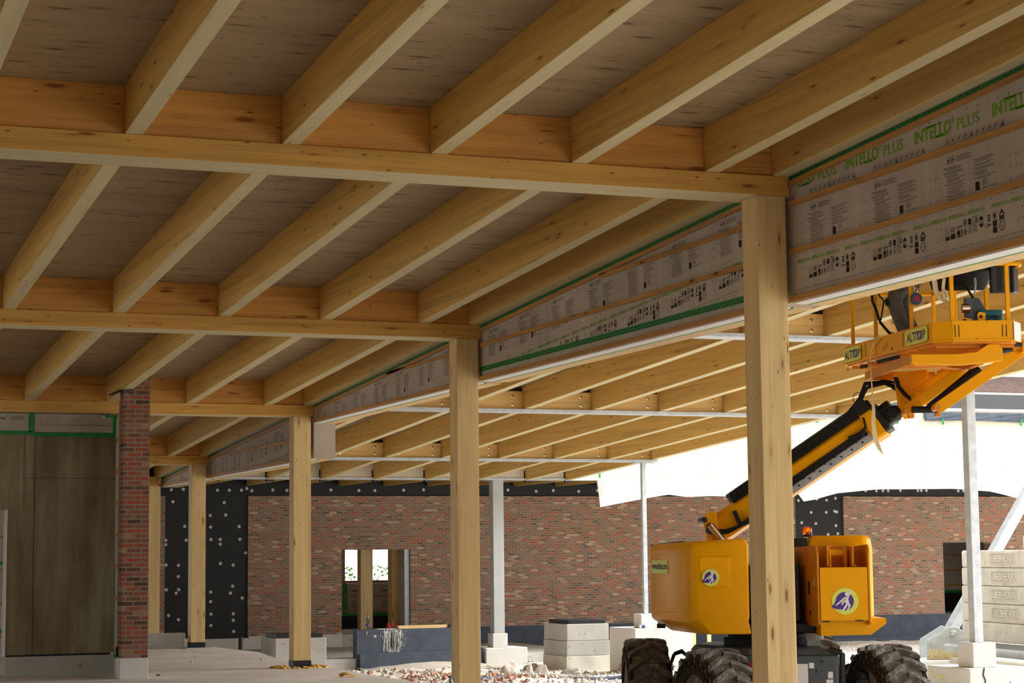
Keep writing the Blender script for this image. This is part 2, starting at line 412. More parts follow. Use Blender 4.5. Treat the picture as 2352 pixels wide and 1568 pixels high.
# unseen hall walls, added to darken it; the left gap tunes the light
struct('wall_left_added', MB().box(-9.3, -9, 28.9, 46.3, -.9, 6.2).box(-9.3, -9, -8, 15, -.9, 6.2), M['fibre_board'])
struct('wall_front_added', MB().box(-9.3, 7.8, -8.3, -8, -.9, 6.2).box(7.8, 8.1, -8.3, 2, -.9, 6.2), M['fibre_board'])
struct('ground_left', MB().box(-60, -9, -30, 55, -.6, -.05).box(-60, 90, -60, -30, -.6, -.3).box(-9, 7.2, -30, -8.05, -.6, -.05), M['rubble'])

# joists of the hall, numbered from the left
jw = .132
jx = [2.422 + 1.154*k for k in range(-7, 5)]
vis = 0
for i, x in enumerate(jx):
    mb = MB(); sloped(mb, x, x+jw, -3, 40.6, 0, .357)
    if x < -.2: lab = 'glulam ceiling joist, number %d counted leftwards from the brick pillar joist' % (round((4.73-x)/1.154)+1); 
    k = round((x-.114)/1.154)
    if k >= 0: lab = 'glulam ceiling joist, %s from the left at the nearest cross girder' % ORD[k+1]
    else: lab = 'glulam ceiling joist in the top left corner' if k == -1 else 'glulam ceiling joist %d bays left of the top left corner' % (-k)
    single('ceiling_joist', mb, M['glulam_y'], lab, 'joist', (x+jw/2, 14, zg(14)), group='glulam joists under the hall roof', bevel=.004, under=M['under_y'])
mb = MB(); sloped(mb, 7.648, 7.80, -3, 40.6, 0, .357)
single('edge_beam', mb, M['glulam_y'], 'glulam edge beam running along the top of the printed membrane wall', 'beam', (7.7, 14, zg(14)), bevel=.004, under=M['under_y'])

# girders, columns, blocking
for r, y in enumerate(YG):
    xl = -8.9 if r < 2 else (-8.9 if r == 2 else (5.4 if r == 3 else 6.9))
    wg = .378 if r < 4 else .2
    zt = zg(y) if r < 4 else 3.283; zb = zt-.165 if r < 4 else 3.10
    if r == 2:
        segs = [(-8.9, 4.90), (5.0, 7.796)]
    else: segs = [(xl, 7.796 if r < 4 else 7.72)]
    for si, (a, b_) in enumerate(segs):
        lab = ['glulam cross girder nearest the camera, joists resting on it', 'second glulam cross girder, ends on the middle timber column',
               'third glulam cross girder, part right of the brick pillar', 'fourth glulam cross girder seen right of the brick pillar low down', 'short dark girder on the farthest timber column'][r]
        if r == 2 and si == 0: lab = 'third glulam cross girder, part above the stained board wall left of the brick pillar'
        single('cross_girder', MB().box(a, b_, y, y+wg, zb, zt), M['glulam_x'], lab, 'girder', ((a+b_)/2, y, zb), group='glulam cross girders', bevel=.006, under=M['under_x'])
    t = thing('timber_column', ['nearest big timber column in front of the yellow lift', 'second timber column, between the low black wall and the white steel post',
              'third timber column, foam ring round its foot', 'fourth timber column on a black shoe by the black wall', 'farthest timber column just right of the brick pillar'][r],
              'column', (XC+CW/2, y+CW/2, 0), group='timber columns along the hall edge')
    zb0 = .105 if r < 4 else .0
    part(t, 'shaft', MB().box(XC, XC+CW, y, y+CW, zb0, zb-.001), M['glulam_z'], bevel=.006)
    if r < 4:
        part(t, 'shoe', MB().box(XC-.004, XC+CW+.004, y-.004, y+CW+.004, .012, .11), M['black_sheet'], 'black bitumen shoe')
    if r == 3:
        part(t, 'base_plate', MB().box(XC-.10, XC+CW+.12, y-.06, y+CW+.06, .0, .014), M['steel_galv'])
    # blocking panels
    if r < 4:
        xs = [x for x in jx if x > -5.8] + [7.648]
        if r == 3: xs = [x for x in jx if x > 4] + [7.648]
        for a, b_ in zip(xs[:-1], xs[1:]):
            k = round((a-.114)/1.154)
            nm = ORD[k+1]+' and '+ORD[k+2] if k >= 0 else ('corner and first' if k == -1 else 'hidden left')
            if b_ == 7.648: where = 'next to the membrane wall'
            else: where = 'between %s joists from the left' % nm
            yb = y+.022
            mb = MB(); sloped(mb, a+jw+.002, b_-.002, yb, yb+.08, .002, .355)
            single('blocking_panel', mb, M['blocking'], 'blocking on the %s girder, %s' % (ROW[r], where), 'blocking', ((a+b_)/2, yb, zg(yb)), group='timber blocking panels on the girders')

# header walls with printed membrane, one per bay
def tape_strip(par, y0, y1, z0f, z1f, xx, name='tape', ink=True, seed=1):
    mb = MB(); vs = [(xx, y0, z0f(y0)), (xx, y1, z0f(y1)), (xx, y1, z1f(y1)), (xx, y0, z1f(y0))]
    vs += [(xx+.003, *v[1:]) for v in vs]
    mb.add(vs, ((0,1,2,3),(7,6,5,4),(0,4,5,1),(2,6,7,3),(0,3,7,4),(1,5,6,2)))
    o = part(par, name, mb, M['tape_green'])
    if ink:
        rr = random.Random(seed); mb = MB(); y = y0+.02
        while y < y1-.06:
            zz = z0f(y); h = z1f(y)-zz
            for row in (.25, .68):
                a = y+rr.uniform(0, .015) + (0 if row < .5 else .035)
                c = zz+h*row; s_ = h*.13
                mb.add([(xx-.0012, a+.05, c-s_-.004), (xx-.0012, a, c-s_+.004), (xx-.0012, a-.006, c+s_+.004), (xx-.0012, a+.044, c+s_-.004)], ((0,1,2,3),))
            y += .075
        part(o, 'tape_print', mb, M['tape_ink'])
    return o
def membrane_print(par, y0, y1, S0, z0, sl, zlo, zhi, xx, blk=1.0):
    """S0: y where a repeat of the print begins (reading direction is -y); z0 base height of the small lettering at S0"""
    kb = MB(); kg = MB(); P = .97
    def put(mb, pts, fs, a, z, chk=True):
        """pts local (da, dz) with reading direction; placed at repeat offset a, height z above base line"""
        out = []
        for da, dz in pts:
            y = S0-(a+da); zz = z0 + z + dz + sl*(a+da)
            out.append((xx, y, zz))
        ok = [y0 < p[1] < y1 and zlo < p[2] < zhi(p[1]) for p in out]
        keep = [f for f in fs if all(ok[i] for i in f)]
        if keep: mb.add(out, keep)
    def rect(mb, a, z, w, h): put(mb, [(0,0),(w,0),(w,h),(0,h)], ((0,1,2,3),), a, z)
    def frame(a, z, w, h, t=.002):
        rect(kb, a, z, w, t); rect(kb, a, z+h-t, w, t); rect(kb, a, z, t, h); rect(kb, a+w-t, z, t, h)
    def ring(a, z, r, t, n=16, sy=1.0):
        pts = [(math.cos(2*PI*i/n)*r, math.sin(2*PI*i/n)*r*sy) for i in range(n)] + [(math.cos(2*PI*i/n)*(r-t), math.sin(2*PI*i/n)*(r-t)*sy) for i in range(n)]
        put(kb, pts, [(i, (i+1) % n, n+(i+1) % n, n+i) for i in range(n)], a, z)
    def disc(a, z, r, n=14): put(kb, [(math.cos(2*PI*i/n)*r, math.sin(2*PI*i/n)*r) for i in range(n)], [tuple(range(n))], a, z)
    def text(mb, s_, a, z, w, h, bold=0.0):
        vs, fs = text_fit(s_, w, h, bold); put(mb, vs, fs, a, z)
    def plus(a, z, r=.012):
        rect(kb, a-r, z-.001, 2*r, .002); rect(kb, a-.001, z-r, .002, 2*r)
    k0 = math.floor((S0-y1)/P)-1; k1 = math.ceil((S0-y0)/P)+1
    rr = random.Random(3)
    para = [[rr.uniform(.55, 1) for _ in range(30)] for _ in range(2)]
    for k in range(k0, k1):
        A = k*P
        for i in range(4):
            a = A+.227*i
            text(kg, 'INTELLO', a, 0, .125, .030, .035); text(kg, '\u00ae', a+.127, .018, .012, .012); text(kg, 'PLUS', a+.140, 0, .062, .024)
        text(kg, 'INTELLO', A+.046, .615, .475, .100, .030); 
        rect(kg, A+.046+.155, .615+.092, .20, .012); rect(kg, A+.046+.27, .615-.004, .15, .012)
        ring(A+.046+.50, .615+.085, .018, .003); text(kg, 'R', A+.046+.494, .615+.077, .012, .016); text(kg, 'PLUS', A+.046+.545, .615, .275, .085, .012)
        # dashes, crosses
        for i in range(24): rect(kb, A+P*i/24, -.212, .022, .003)
        for i in range(8): plus(A+P*i/8, -.211, .009); plus(A+P*i/8, .065, .009)
        for a_, z_ in ((.30, -.045), (.345, -.045), (.30, -.135), (.345, -.12)): plus(A+a_, z_)
        for z_ in (.16, .24, .32, .475): plus(A+.30, z_); plus(A+.345, z_)
        for z_ in (.16, .24, .32, .475, .74): plus(A+.345+.86-.97, z_)
        # certification marks
        a = A+.40; L = -.14
        frame(a, L+.03, .052, .055); text(kb, '2', a+.018, L+.04, .018, .03); rect(kb, a+.004, L, .052, .026)
        a += .07; frame(a, L+.04, .052, .045); text(kb, 'MEB', a+.006, L+.048, .040, .03); rect(kb, a, L, .056, .036); 
        a += .075; put(kb, [(0,.034),(.022,.06),(.044,.034)], ((0,1,2),), a, L); rect(kb, a+.006, L, .012, .034); rect(kb, a+.026, L, .012, .034); rect(kb, a+.006, L+.026, .03, .01)
        for i in range(4): rect(kb, a+.048, L+.004+.013*i, .024, .007)
        for i in range(2): rect(kb, a, L+.068+.009*i, .07, .004)
        a += .105; ring(a, L+.092, .022, .006, sy=1.15); disc(a, L+.092, .009); ring(a, L+.028, .021, .0035, sy=1.15); rect(kb, a-.006, L+.016, .012, .024)
        a += .038; rect(kb, a, L+.070, .036, .042); text(kb, 'CE', a+.002, L+.036, .034, .026); 
        for i in range(3): rect(kb, a, L+.010+.009*i, .038, .003)
        a += .052
        for i in range(7): rect(kb, a, L+.010+.010*i, .062-.008*(i % 3), .003)
        frame(a, L+.082, .026, .03); text(kb, 'A+', a+.032, L+.090, .034, .021, .02); rect(kb, a+.032, L+.079, .036, .008); rect(kb, a, L+.117, .066, .004)
        a += .105; put(kb, [(math.cos(t)*.025, math.sin(t)*.034) for t in [PI*.06+i*PI*.88/8 for i in range(9)]], [tuple(range(9))], a, L+.073)
        put(kb, [(math.cos(t)*.025, -math.sin(t)*.034) for t in [PI*.06+i*PI*.88/8 for i in range(9)]], [tuple(range(8, -1, -1))], a, L+.062)
        rect(kb, a-.025, L+.065, .050, .004)
        a += .055; ring(a, L+.03, .014, .002); text(kb, 'MSAI', a+.020, L+.022, .038, .016, .02)
        rect(kb, a+.020, L+.055, .030, .009); rect(kb, a+.020, L+.092, .030, .009); text(kb, 'E3', a+.022, L+.066, .026, .022, .03)
        a += .075; frame(a, L+.058, .050, .052); put(kb, [(.025,0),(.041,.013),(.034,.017),(.040,.029),(.025,.042),(.010,.029),(.016,.017),(.009,.013)], (tuple(range(8)),), a, L+.063)
        rect(kb, a+.002, L-.034, .048, .042); rect(kb, a+.002, L+.012, .048, .040)
        a += .075; put(kb, [(0,0),(.034,.04),(.068,0),(.052,0),(.034,.022),(.016,0)], ((0,1,4,5),(1,2,3,4)), a, L+.078); rect(kb, a+.004, L+.061, .058, .013); rect(kb, a+.004, L+.046, .058, .012)
        ring(a+.034, L+.004, .034, .003); ring(a+.034, L+.004, .028, .0015); text(kb, 'Test', a+.018, L-.003, .032, .014)
        # instruction paragraphs
        z_ = .372; i = 0
        for pgh in range(9):
            if z_ < .13: break
            kw = (.030, .040, .018, .006, .018, .006, .006, .018, .006)[pgh]
            rect(kb, A+.445-kw, z_-.006, kw, .006)
            for ln in range(2 if pgh % 3 else 3):
                rect(kb, A+.452, z_-.0045, .235*para[0][i % 30], .0030); z_ -= .0098; i += 1
            z_ -= .0045
        z_ = .372; i = 0
        for pgh in range(5):
            rect(kb, A+.775, z_-.006, .006, .007)
            for ln in range((3, 2, 2, 3, 2)[pgh]):
                rect(kb, A+.790, z_-.0045, .245*para[1][i % 30], .0030); z_ -= .0105; i += 1
            z_ -= .006
        rect(kb, A+.79, .150, .050, .06); 
        for i in range(5): rect(kb, A+.875, .176+.0085*i, .06-.008*(i % 2), .0028)
        text(kb, 'www.proclima.com', A+.875, .150, .165, .015)
        for i in range(2):
            frame(A+.455+.05*i, .395, .042, .048); rect(kb, A+.463+.05*i, .402, .006, .03); rect(kb, A+.474+.05*i, .412, .014, .012)
        for i in range(4): rect(kb, A+.57, .400+.011*i, .19-.03*(i % 2), .003)
        for i in range(10):
            a = A+.44+.073*i; frame(a, .53, .056, .05, .0015)
            if i == 1: text(kb, '6', a+.02, .545, .016, .025, .03)
            else: put(kb, [(.010, .008), (.016, .006), (.044, .036), (.040, .040)], ((0,1,2,3),), a, .53); rect(kb, a+.012, .558, .03, .004)
            if i in (4, 9): rect(kb, a+.030, .538, .018, .012)
        # faint overlap crosses above the big lettering
        for i in range(8): plus(A+P*i/8, .74, .009)
    if kb.v: part(par, 'black_lettering', kb, M['pen_black'])
    if kg.v: part(par, 'green_lettering', kg, M['ink_green'])
XM = 7.80
BAYS = [(4.0, 14.045, 3.61, None), (14.32, 21.37, 3.61, None), (21.65, 28.70, 3.61, None), (28.98, 36.02, 3.08, None), (36.30, 40.5, 3.08, None)]
for b_i, (ya, yb, zb, _) in enumerate(BAYS):
    ya_ = ya if b_i == 0 else YG[b_i-1]+.0; mb = MB()
    ztop = lambda y: zg(y)-.0
    for_w = (ya_, yb if b_i < 4 else 40.5)
    vs = [(x, y, z) for x in (XM, 8.13) for y, z in ((for_w[0], zb), (for_w[1], zb), (for_w[1], zg(for_w[1])+.35), (for_w[0], zg(for_w[0])+.35))]
    mb.add(vs, ((0,1,2,3),(7,6,5,4),(0,4,5,1),(2,6,7,3),(0,3,7,4),(1,5,6,2)))
    w = struct('wall_right', mb, M['membrane'], (XM, (ya_+yb)/2, zb), 'printed vapour membrane on the header wall, %s bay' % ROW[b_i])
    ORG[w.name] = (Vector((XM, (ya_+yb)/2, zb)), 'W')
    # battens
    xa, xb = XM-.026, XM-.001
    def bat(z0, z1, y0=ya, y1=yb):
        part(w, 'batten', MB().box(xa, xb, y0, y1, z0, z1), M['batten'])
    mb = MB(); sloped(mb, xa, xb, ya, yb, -.084, -.043); part(w, 'batten', mb, M['batten'])
    y4 = 14.045-(4.425-4.637+.08)/SL  # keep horizontal battens below the sloping one
    if b_i == 0: bat(4.385, 4.427)
    if b_i == 1: bat(4.325, 4.366, 14.32, 17.9)
    if b_i < 2: bat(3.995, 4.038)
    if b_i == 2: bat(3.995, 4.03, 21.65, 25.0)
    if b_i >= 3: bat(3.392, 3.434, ya, min(yb, 35.0) if b_i == 3 else 36.31)
    bat(zb, zb+.045)
    tape_strip(w, ya, yb, lambda y: zg(y)-.043, lambda y: zg(y)-.002, XM-.006, seed=b_i)
    if b_i == 1: tape_strip(w, ya, 21.42, lambda y: 3.712, lambda y: 3.770, XM-.004, seed=9)
    if b_i == 1: part(w, 'corner_tape', MB().box(XM-.004, XM-.001, 21.38, 21.43, 3.65, 3.74), M['tape_green'])
    lo = zb+.05 if b_i != 1 else 3.772
    args = {0: (13.206, 3.91, 0.0), 1: (20.6, 3.745, .0525), 2: (28.0, 3.36, .0525), 3: (35.4, 2.93, .0525), 4: (40.0, 2.70, .0525)}[b_i]
    membrane_print(w, ya+.02, yb-.02, args[0], args[1], args[2], lo, lambda y: zg(y)-.045, XM-.0015)
    # vertical creases / lap lines and the underside strips
    part(w, 'soffit_board', MB().box(XM-.004, XM+.13, ya, yb, zb-.012, zb-.001), M['soffit_white'])
    mb = MB().box(XM+.13, XM+.155, ya, yb, zb-.013, zb-.001)
    part(w, 'soffit_tape', mb, M['tape_green'])
    part(w, 'soffit_lath', MB().box(XM+.155, XM+.33, ya, yb, zb-.014, zb-.001), M['plank'])
# step bracket where the header drops
mb = MB(); prof = [(7.812, 3.612), (8.02, 3.612), (8.02, 3.15), (8.0, 3.115), (7.96, 3.10), (7.812, 3.10)]
mb.prism(prof, 28.74, 28.975, lambda a, b, d: (a, d, b))
single('sheet_metal_box', mb, M['steel_galv'], 'galvanised sheet metal box beside the head of the third timber column', 'metal box', (7.9, 28.85, 3.1), bevel=.01)

# ------------------------------------------------------------------ canopy joists, flanges, blocking
cx = [8.846+1.154*k for k in range(7)] + [16.715]
for k, x in enumerate(cx):
    mb = MB(); sloped(mb, x, x+jw, 4.6, 40.52, 0, .357)
    lab = 'outermost canopy joist along the open right edge' if k == 7 else 'canopy joist outside the hall, %s from the membrane wall' % ORD[k]
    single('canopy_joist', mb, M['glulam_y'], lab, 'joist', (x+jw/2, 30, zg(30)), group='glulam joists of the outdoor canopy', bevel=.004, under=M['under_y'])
for r in (1, 2, 3):
    y = YG[r]
    t = thing('steel_flange_beam', 'slim galvanised flange beam under the canopy joists, %s row' % ROW[r], 'beam', (12, y, zg(y)), group='steel flange beams of the canopy')
    part(t, 'flange', MB().box(8.15, 16.85, y-.06, y+.24, zg(y)-.052, zg(y)-.002), M['steel_galv'], bevel=.004)
    part(t, 'web', MB().box(8.15, 16.84, y+.125, y+.140, zg(y), zg(y)+.24), M['steel_galv'])
    xs = [8.13] + [x for x in cx]
    for i, (a, b_) in enumerate(zip(xs[:-1], xs[1:])):
        a1 = a + (jw if i else 0)
        t = thing('canopy_blocking', 'pale blocking on the %s canopy flange beam, %s bay from the membrane' % (ROW[r], ORD[i]), 'blocking', ((a1+b_)/2, y+.06, zg(y)), group='pale blocking boards between canopy joists')
        part(t, 'board', MB().box(a1+.003, b_-.003, y+.04, y+.115, zg(y)+.001, zg(y)+.275), M['blocking_pale'])
        for dz in (.07, .20):
            for xx in ([b_-.17] if b_-a1 > .5 else [b_-.12]) + ([a1+.17] if b_-a1 > .8 else []):
                part(t, 'bolt', MB().lathe([(.022, 0), (.022, .006), (.012, .008), (.012, .02), (0, .02)], n=10, mat=seg_xf((xx, y+.04, zg(y)+dz), (xx, y, zg(y)+dz))), M['chrome'])
        single('black_tube', MB().tube([(a1+.002, y+.075, zg(y)+.312), (b_-.002, y+.075, zg(y)+.312)], .028, 10), M['plastic_black'],  # black tube filling the gap between blocking top and deck
               'black tube above the %s canopy flange beam, %s bay from the membrane' % (ROW[r], ORD[i]), 'pipe', ((a1+b_)/2, y+.075, zg(y)+.3), group='black tubes above the canopy blocking', smooth=True)

# ------------------------------------------------------------------ steel posts on concrete footings
def post(x, y, w, ztop, zbase, mat, lab, ped, foot, cap=None, nm='steel_post'):
    t = thing(nm, lab, 'post', (x, y, zbase))
    part(t, 'shaft', MB().box(x-w/2, x+w/2, y, y+w, zbase, ztop), mat, bevel=.006)
    if cap: part(t, 'head_plate', MB().box(*cap), mat)
    pw, pz = ped
    p = single('concrete_pedestal', MB().box(x-pw/2, x+pw/2, y+w/2-pw/2, y+w/2+pw/2, pz, zbase-.001), M['concrete_white'], 'white concrete pedestal under the '+foot[-1], 'pedestal', (x, y+w/2, pz), bevel=.012)
    fw, fd, fz, ox, oy = foot[:5]
    f = single('concrete_footing', MB().box(x-fw/2+ox, x+fw/2+ox, y+w/2-fd/2+oy, y+w/2+fd/2+oy, fz, pz-.001), M['concrete_white'], 'large white concrete footing block of the '+foot[-1], 'footing', (x, y, fz), bevel=.012)
    return f
post(16.555, 36.03, .088, zg(36)-.055, .445, M['steel_galv'], 'slender galvanised post left of the yellow lift, carrying the canopy edge', (.36, .17), (1.25, 1.25, -1.0, .22, .25, 'slender post left of the lift'),
     (16.35, 16.80, 35.97, 36.2, zg(36)-.075, zg(36)-.054))
f = post(14.37, 21.36, .125, zg(21.4)-.055, .47, M['steel_galv'], 'galvanised post at the right beside the cast concrete blocks', (.34, .165), (.86, .95, -.9, .12, .18, 'post at the right'))
# spray paint on that footing
ORG[f.name] = (Vector((14.37, 21.36, -.9)), 'W')
fx0 = 14.37-.43+.12-.003; fy0 = 21.36+.0625-.475+.18
mb = MB()
def stroke(mb, pts, w=.012):
    for a, b_ in zip(pts[:-1], pts[1:]): mb.bar((fx0, a[0], a[1]), (fx0, b_[0], b_[1]), .004, w, (0, 1, 0))
stroke(mb, [(22.0, .11), (21.9, .02), (21.75, .06), (21.7, .0), (21.72, -.12)]); stroke(mb, [(21.5, -.06), (21.42, -.02), (21.36, -.08), (21.44, -.14), (21.5, -.06)])
part(f, 'paint_mark', mb, M['lime_paint'], 'yellow spray paint squiggle')
mb = MB()
for pts in ([(14.27, .17), (14.25, .08), (14.28, .02), (14.27, -.08)], [(14.52, -.03), (14.56, -.06), (14.62, -.05), (14.65, -.02)]):
    mb = MB()
    for a, b_ in zip(pts[:-1], pts[1:]): mb.bar((a[0], fy0-.003, a[1]), (b_[0], fy0-.003, b_[1]), .02, .004, (0, 1, 0))
    part(f, 'paint_mark', mb, M['black_paint'], 'black paint stroke')
post(15.165, 40.6, .245, 3.25, -.05, M['steel_white'], 'thick white steel post right of the second timber column', (.34, -.35), (.95, .9, -1.1, .08, .1, 'thick white post'),
     (15.0, 15.36, 40.53, 40.92, 3.235, 3.256))
can = thing('drink_can', 'crushed drink can lying on the footing of the slender post', 'can', (16.33, 35.88, .19))
part(can, 'can_body', MB().lathe([(.026, -.075), (.032, -.06), (.030, 0), (.033, .06), (.026, .075)], n=14, mat=Matrix.Translation((16.33, 35.72, .208)) @ Matrix.Rotation(PI/2, 4, 'Y')), M['label_white'], smooth=True)
part(can, 'print_band', MB().lathe([(.0335, -.04), (.0315, 0), (.0335, .04)], n=14, mat=Matrix.Translation((16.33, 35.72, .208)) @ Matrix.Rotation(PI/2, 4, 'Y')), M['blue'], smooth=True)

# ------------------------------------------------------------------ rear building: brick wall at y 46.1 with doorways
YB = 46.1
def panel_xz(mb, x0, x1, z0, z1, y0=YB, y1=YB+.35): mb.box(x0, x1, y0, y1, z0, z1)
mb = MB(); zt = 3.075
panel_xz(mb, 6.0, 8.97, -.24, zt)
panel_xz(mb, 10.93, 13.21, -.20, zt); panel_xz(mb, 13.21, 14.93, 1.79, zt); panel_xz(mb, 14.93, 25.5, -.10, zt)
panel_xz(mb, 26.95, 29.97, -.05, zt); panel_xz(mb, 29.97, 31.5, 1.845, zt); panel_xz(mb, 31.5, 38, -.05, zt)
struct('wall_back', mb, M['brick'], (6, YB, -.2), 'red brown brick wall closing the yard')
mb = MB(); panel_xz(mb, 6, 38, zt, 3.61, YB+.06, YB+.3); panel_xz(mb, 8.97, 10.93, -.24, zt, YB+.06, YB+.3); panel_xz(mb, 25.5, 26.95, -.05, zt, YB+.06, YB+.3)
w = struct('wall_insulation', mb, M['black_sheet'], (9, YB, 0), 'black insulation sheet with white fixing discs')
ORG[w.name] = (Vector((9, YB, 0)), 'W')
DISCS = [(9.12,3.22),(9.4,3.23),(9.16,2.94),(9.44,2.37),(9.48,2.05),(9.0,2.05),(9.0,1.95),(9.01,1.48),(9.3,1.47),(9.3,1.21),(9.31,0.91),(9.25,0.83),(9.02,0.91),(9.08,0.32),(9.31,0.22),(10.21,3.21),(10.49,3.21),(10.78,3.21),(10.91,3.25),(11.03,3.2),(11.54,3.22),(11.88,3.21),(10.37,2.92),(10.04,2.62),(10.41,2.63),(10.05,2.35),(10.73,2.36),(10.06,2.06),(10.28,2.06),(10.28,1.95),(10.75,2.06),(10.89,1.74),(10.29,1.5),(10.59,1.46),(10.06,0.84),(10.06,0.62),(10.58,0.97),(10.53,0.81),(10.81,0.69),(10.07,0.33),(10.07,0.07),(10.6,0.33),(10.6,0.18),(10.61,-0.08),(12.96,3.22),(13.66,3.21),(14.06,3.21),(14.79,3.22),(15.3,3.23),(17.5,3.23),(18.25,3.2),(18.71,3.22),(19.4,3.2),(19.91,3.22),(25.64,2.97),(26.19,3.01),(26.48,2.98),(26.75,3.03),(26.01,2.66),(26.46,2.66),(26.71,2.69),(26.78,2.67),(25.72,2.39),(26.14,2.37),(26.74,2.31),(26.5,2.08),(26.79,2.1),(27.67,3.23),(28.0,3.23),(28.2,3.23),(28.36,3.23),(28.74,3.24),(29.28,3.24),(29.39,3.24),(29.55,3.24),(30.55,3.23),(30.72,3.23)]
for x, z in DISCS:
    y = YB+.06
    q = seg_xf((x, y, z), (x, y-1, z))
    part(w, 'fixing_disc', MB().lathe([(.038, 0), (.038, .004), (.030, .006), (.012, .006), (.010, .012), (0, .012)], n=12, mat=q), M['white_disc'])
# plinths
mb = MB(); panel_xz(mb, 6, 10.95, -.55, -.24, YB-.03, YB+.3)
for x in (9.4, 9.95, 10.6): mb.box(x-.004, x+.004, YB-.036, YB-.02, -.5, -.24)
panel_xz(mb, 10.95, 13.21, -.55, -.20, YB-.03, YB+.3)
struct('trim_1', mb, M['concrete_white'], (6, YB, -.5), 'pale plinth panels under the black sheet')
mb = MB(); panel_xz(mb, 14.0, 29.5, -1.1, -.10, YB-.04, YB+.3); panel_xz(mb, 26.9, 38, -1.1, -.05, YB-.045, YB+.3); mb.box(14, 38, YB-.15, YB-.04, -1.1, -.62)
struct('trim_2', mb, M['bitumen'], (14, YB, -1), 'dark bitumen coated plinth of the brick wall')
# walkway joists
n_ = 0
for k in range(-2, 18):
    x = 10.90+1.122*k
    mb = MB().box(x, x+.10, 40.78, YB+.05, 3.325, 3.618)
    single('walkway_joist', mb, M['glulam_y'], 'short walkway joist before the brick wall, %s from the left end' % (ORD[k+2] if k+2 < 12 else str(k+3)+'th'), 'joist', (x, 43, 3.33), group='joists of the walkway roof')
# facade band with window strip above
YF = 40.52
mb = MB().box(8.14, 17.56, YF, YF+.25, 3.29, zd(YF)+.02).box(17.56, 38, YF, YF+.25, 3.29, 4.93).box(17.56, 22.3, YF, YF+.25, 4.93, 9.5).box(22.3, 38, YF, YF+.25, 6.06, 9.5)
wf = struct('wall_facade', mb, M['facade'], (17, YF, 3.3), 'cream fibre board fascia of the rear building')
ORG[wf.name] = (Vector((17, YF, 3.3)), 'W')
mb = MB()
for i in range(26): mb.box(8.9+1.13*i, 8.903+1.13*i, YF-.002, YF, 3.29, 3.85 if 8.9+1.13*i < 17.5 else 4.7)
mb.box(17.6, 38, YF-.002, YF, 4.02, 4.024)
part(wf, 'board_joint', mb, M['board_beige'])
mb = MB()
for k in range(8):
    x = cx[k]; mb.box(x-.03, x+jw+.03, YF-.004, YF-.0005, zg(YF)-.05, zg(YF)-.018); mb.box(x-.035, x-.004, YF-.004, YF-.0005, zg(YF)-.05, zg(YF)+.2)
part(wf, 'notch', mb, M['plastic_black'])
part(wf, 'base_channel', MB().box(8.14, 17.5, YF-.03, YF+.3, 3.245, 3.288).box(17.6, 38, YF-.02, YF+.3, 3.25, 3.288), M['steel_galv'])
part(wf, 'corner_tape', MB().box(17.52, 17.56, YF-.006, YF-.001, 3.29, 3.6), M['tape_green'])
struct('wall_partition', MB().box(-9, 7.75, 40.62, 40.8, 3.10, 4.0), M['black_sheet'], (7, 40.6, 3.1), 'black sheet closing the hall above the farthest column')
# parapet membrane drape
def drape(name, label, x0, x1, zt_, depth, seed, nw=60, y=YF-.02, mat='bitumen'):
    rr = random.Random(seed); mb = MB(); vs = []; nz_ = 8
    for i in range(nw+1):
        t = i/nw; x = x0+(x1-x0)*t
        for j in range(nz_+1):
            s_ = j/nz_; sag = .018*math.sin(x*3.1+s_*5+seed)+.014*math.sin(x*7+s_*9)
            vs.append((x, y-.02-abs(sag)-.03*s_, zt_-depth*s_*(1+.06*math.sin(x*2.3+seed))))
    fs = [(i*(nz_+1)+j, (i+1)*(nz_+1)+j, (i+1)*(nz_+1)+j+1, i*(nz_+1)+j+1) for i in range(nw) for j in range(nz_)]
    mb.add(vs, fs)
    o = single(name, mb, M[mat], label, 'sheet', ((x0+x1)/2, y, zt_), smooth=True); md = o.modifiers.new('s', 'SOLIDIFY'); md.thickness = .006; return o
drape('roofing_sheet', 'blue black roofing sheet draped below the window strip, left piece behind the boom', 22.75, 25.1, 4.895, .17, 1)
drape('roofing_sheet', 'blue black roofing sheet draped below the window strip, right piece behind the galvanised post', 25.9, 30.5, 4.895, .20, 5)
for i, px in enumerate((23.0, 25.15, 26.4, 28.6)):
    single('sheet_clip', MB().box(px-.025, px+.025, YF-.10, YF-.085, 4.60, 4.74), M['tape_green'], 'small green clip, %s from the left along the draped roofing sheet' % ORD[i], 'clip', (px, YF-.09, 4.6), group='green clips on the roofing sheet')
# window strip
wd = thing('window_1', 'window strip', 'window', (22.6, YF, 4.93)); del wd['category']; wd['kind'] = 'structure'; wd['label'] = 'long upper window strip with white sill of the rear building'
mb = MB().box(22.75, 38, YF-.05, YF+.2, 4.93, 4.995).box(22.35, 38, YF-.02, YF+.2, 5.86, 5.93); part(wd, 'window_frame', mb, M['soffit_white'])
mb = MB().box(22.35, 38, YF-.03, YF+.2, 5.93, 6.06)
for x in (22.42, 25.75, 27.2, 30.4, 33.5): mb.box(x, x+.13, YF-.01, YF+.12, 4.995, 5.86)
part(wd, 'mullion', mb, M['bitumen'])
mb = MB().box(25.93, 25.98, YF-.03, YF+.05, 5.0, 5.86); part(wd, 'mullion', mb, M['soffit_white'])
part(wd, 'pane', MB().box(22.5, 38, YF+.14, YF+.15, 4.99, 5.87), M['pane'])
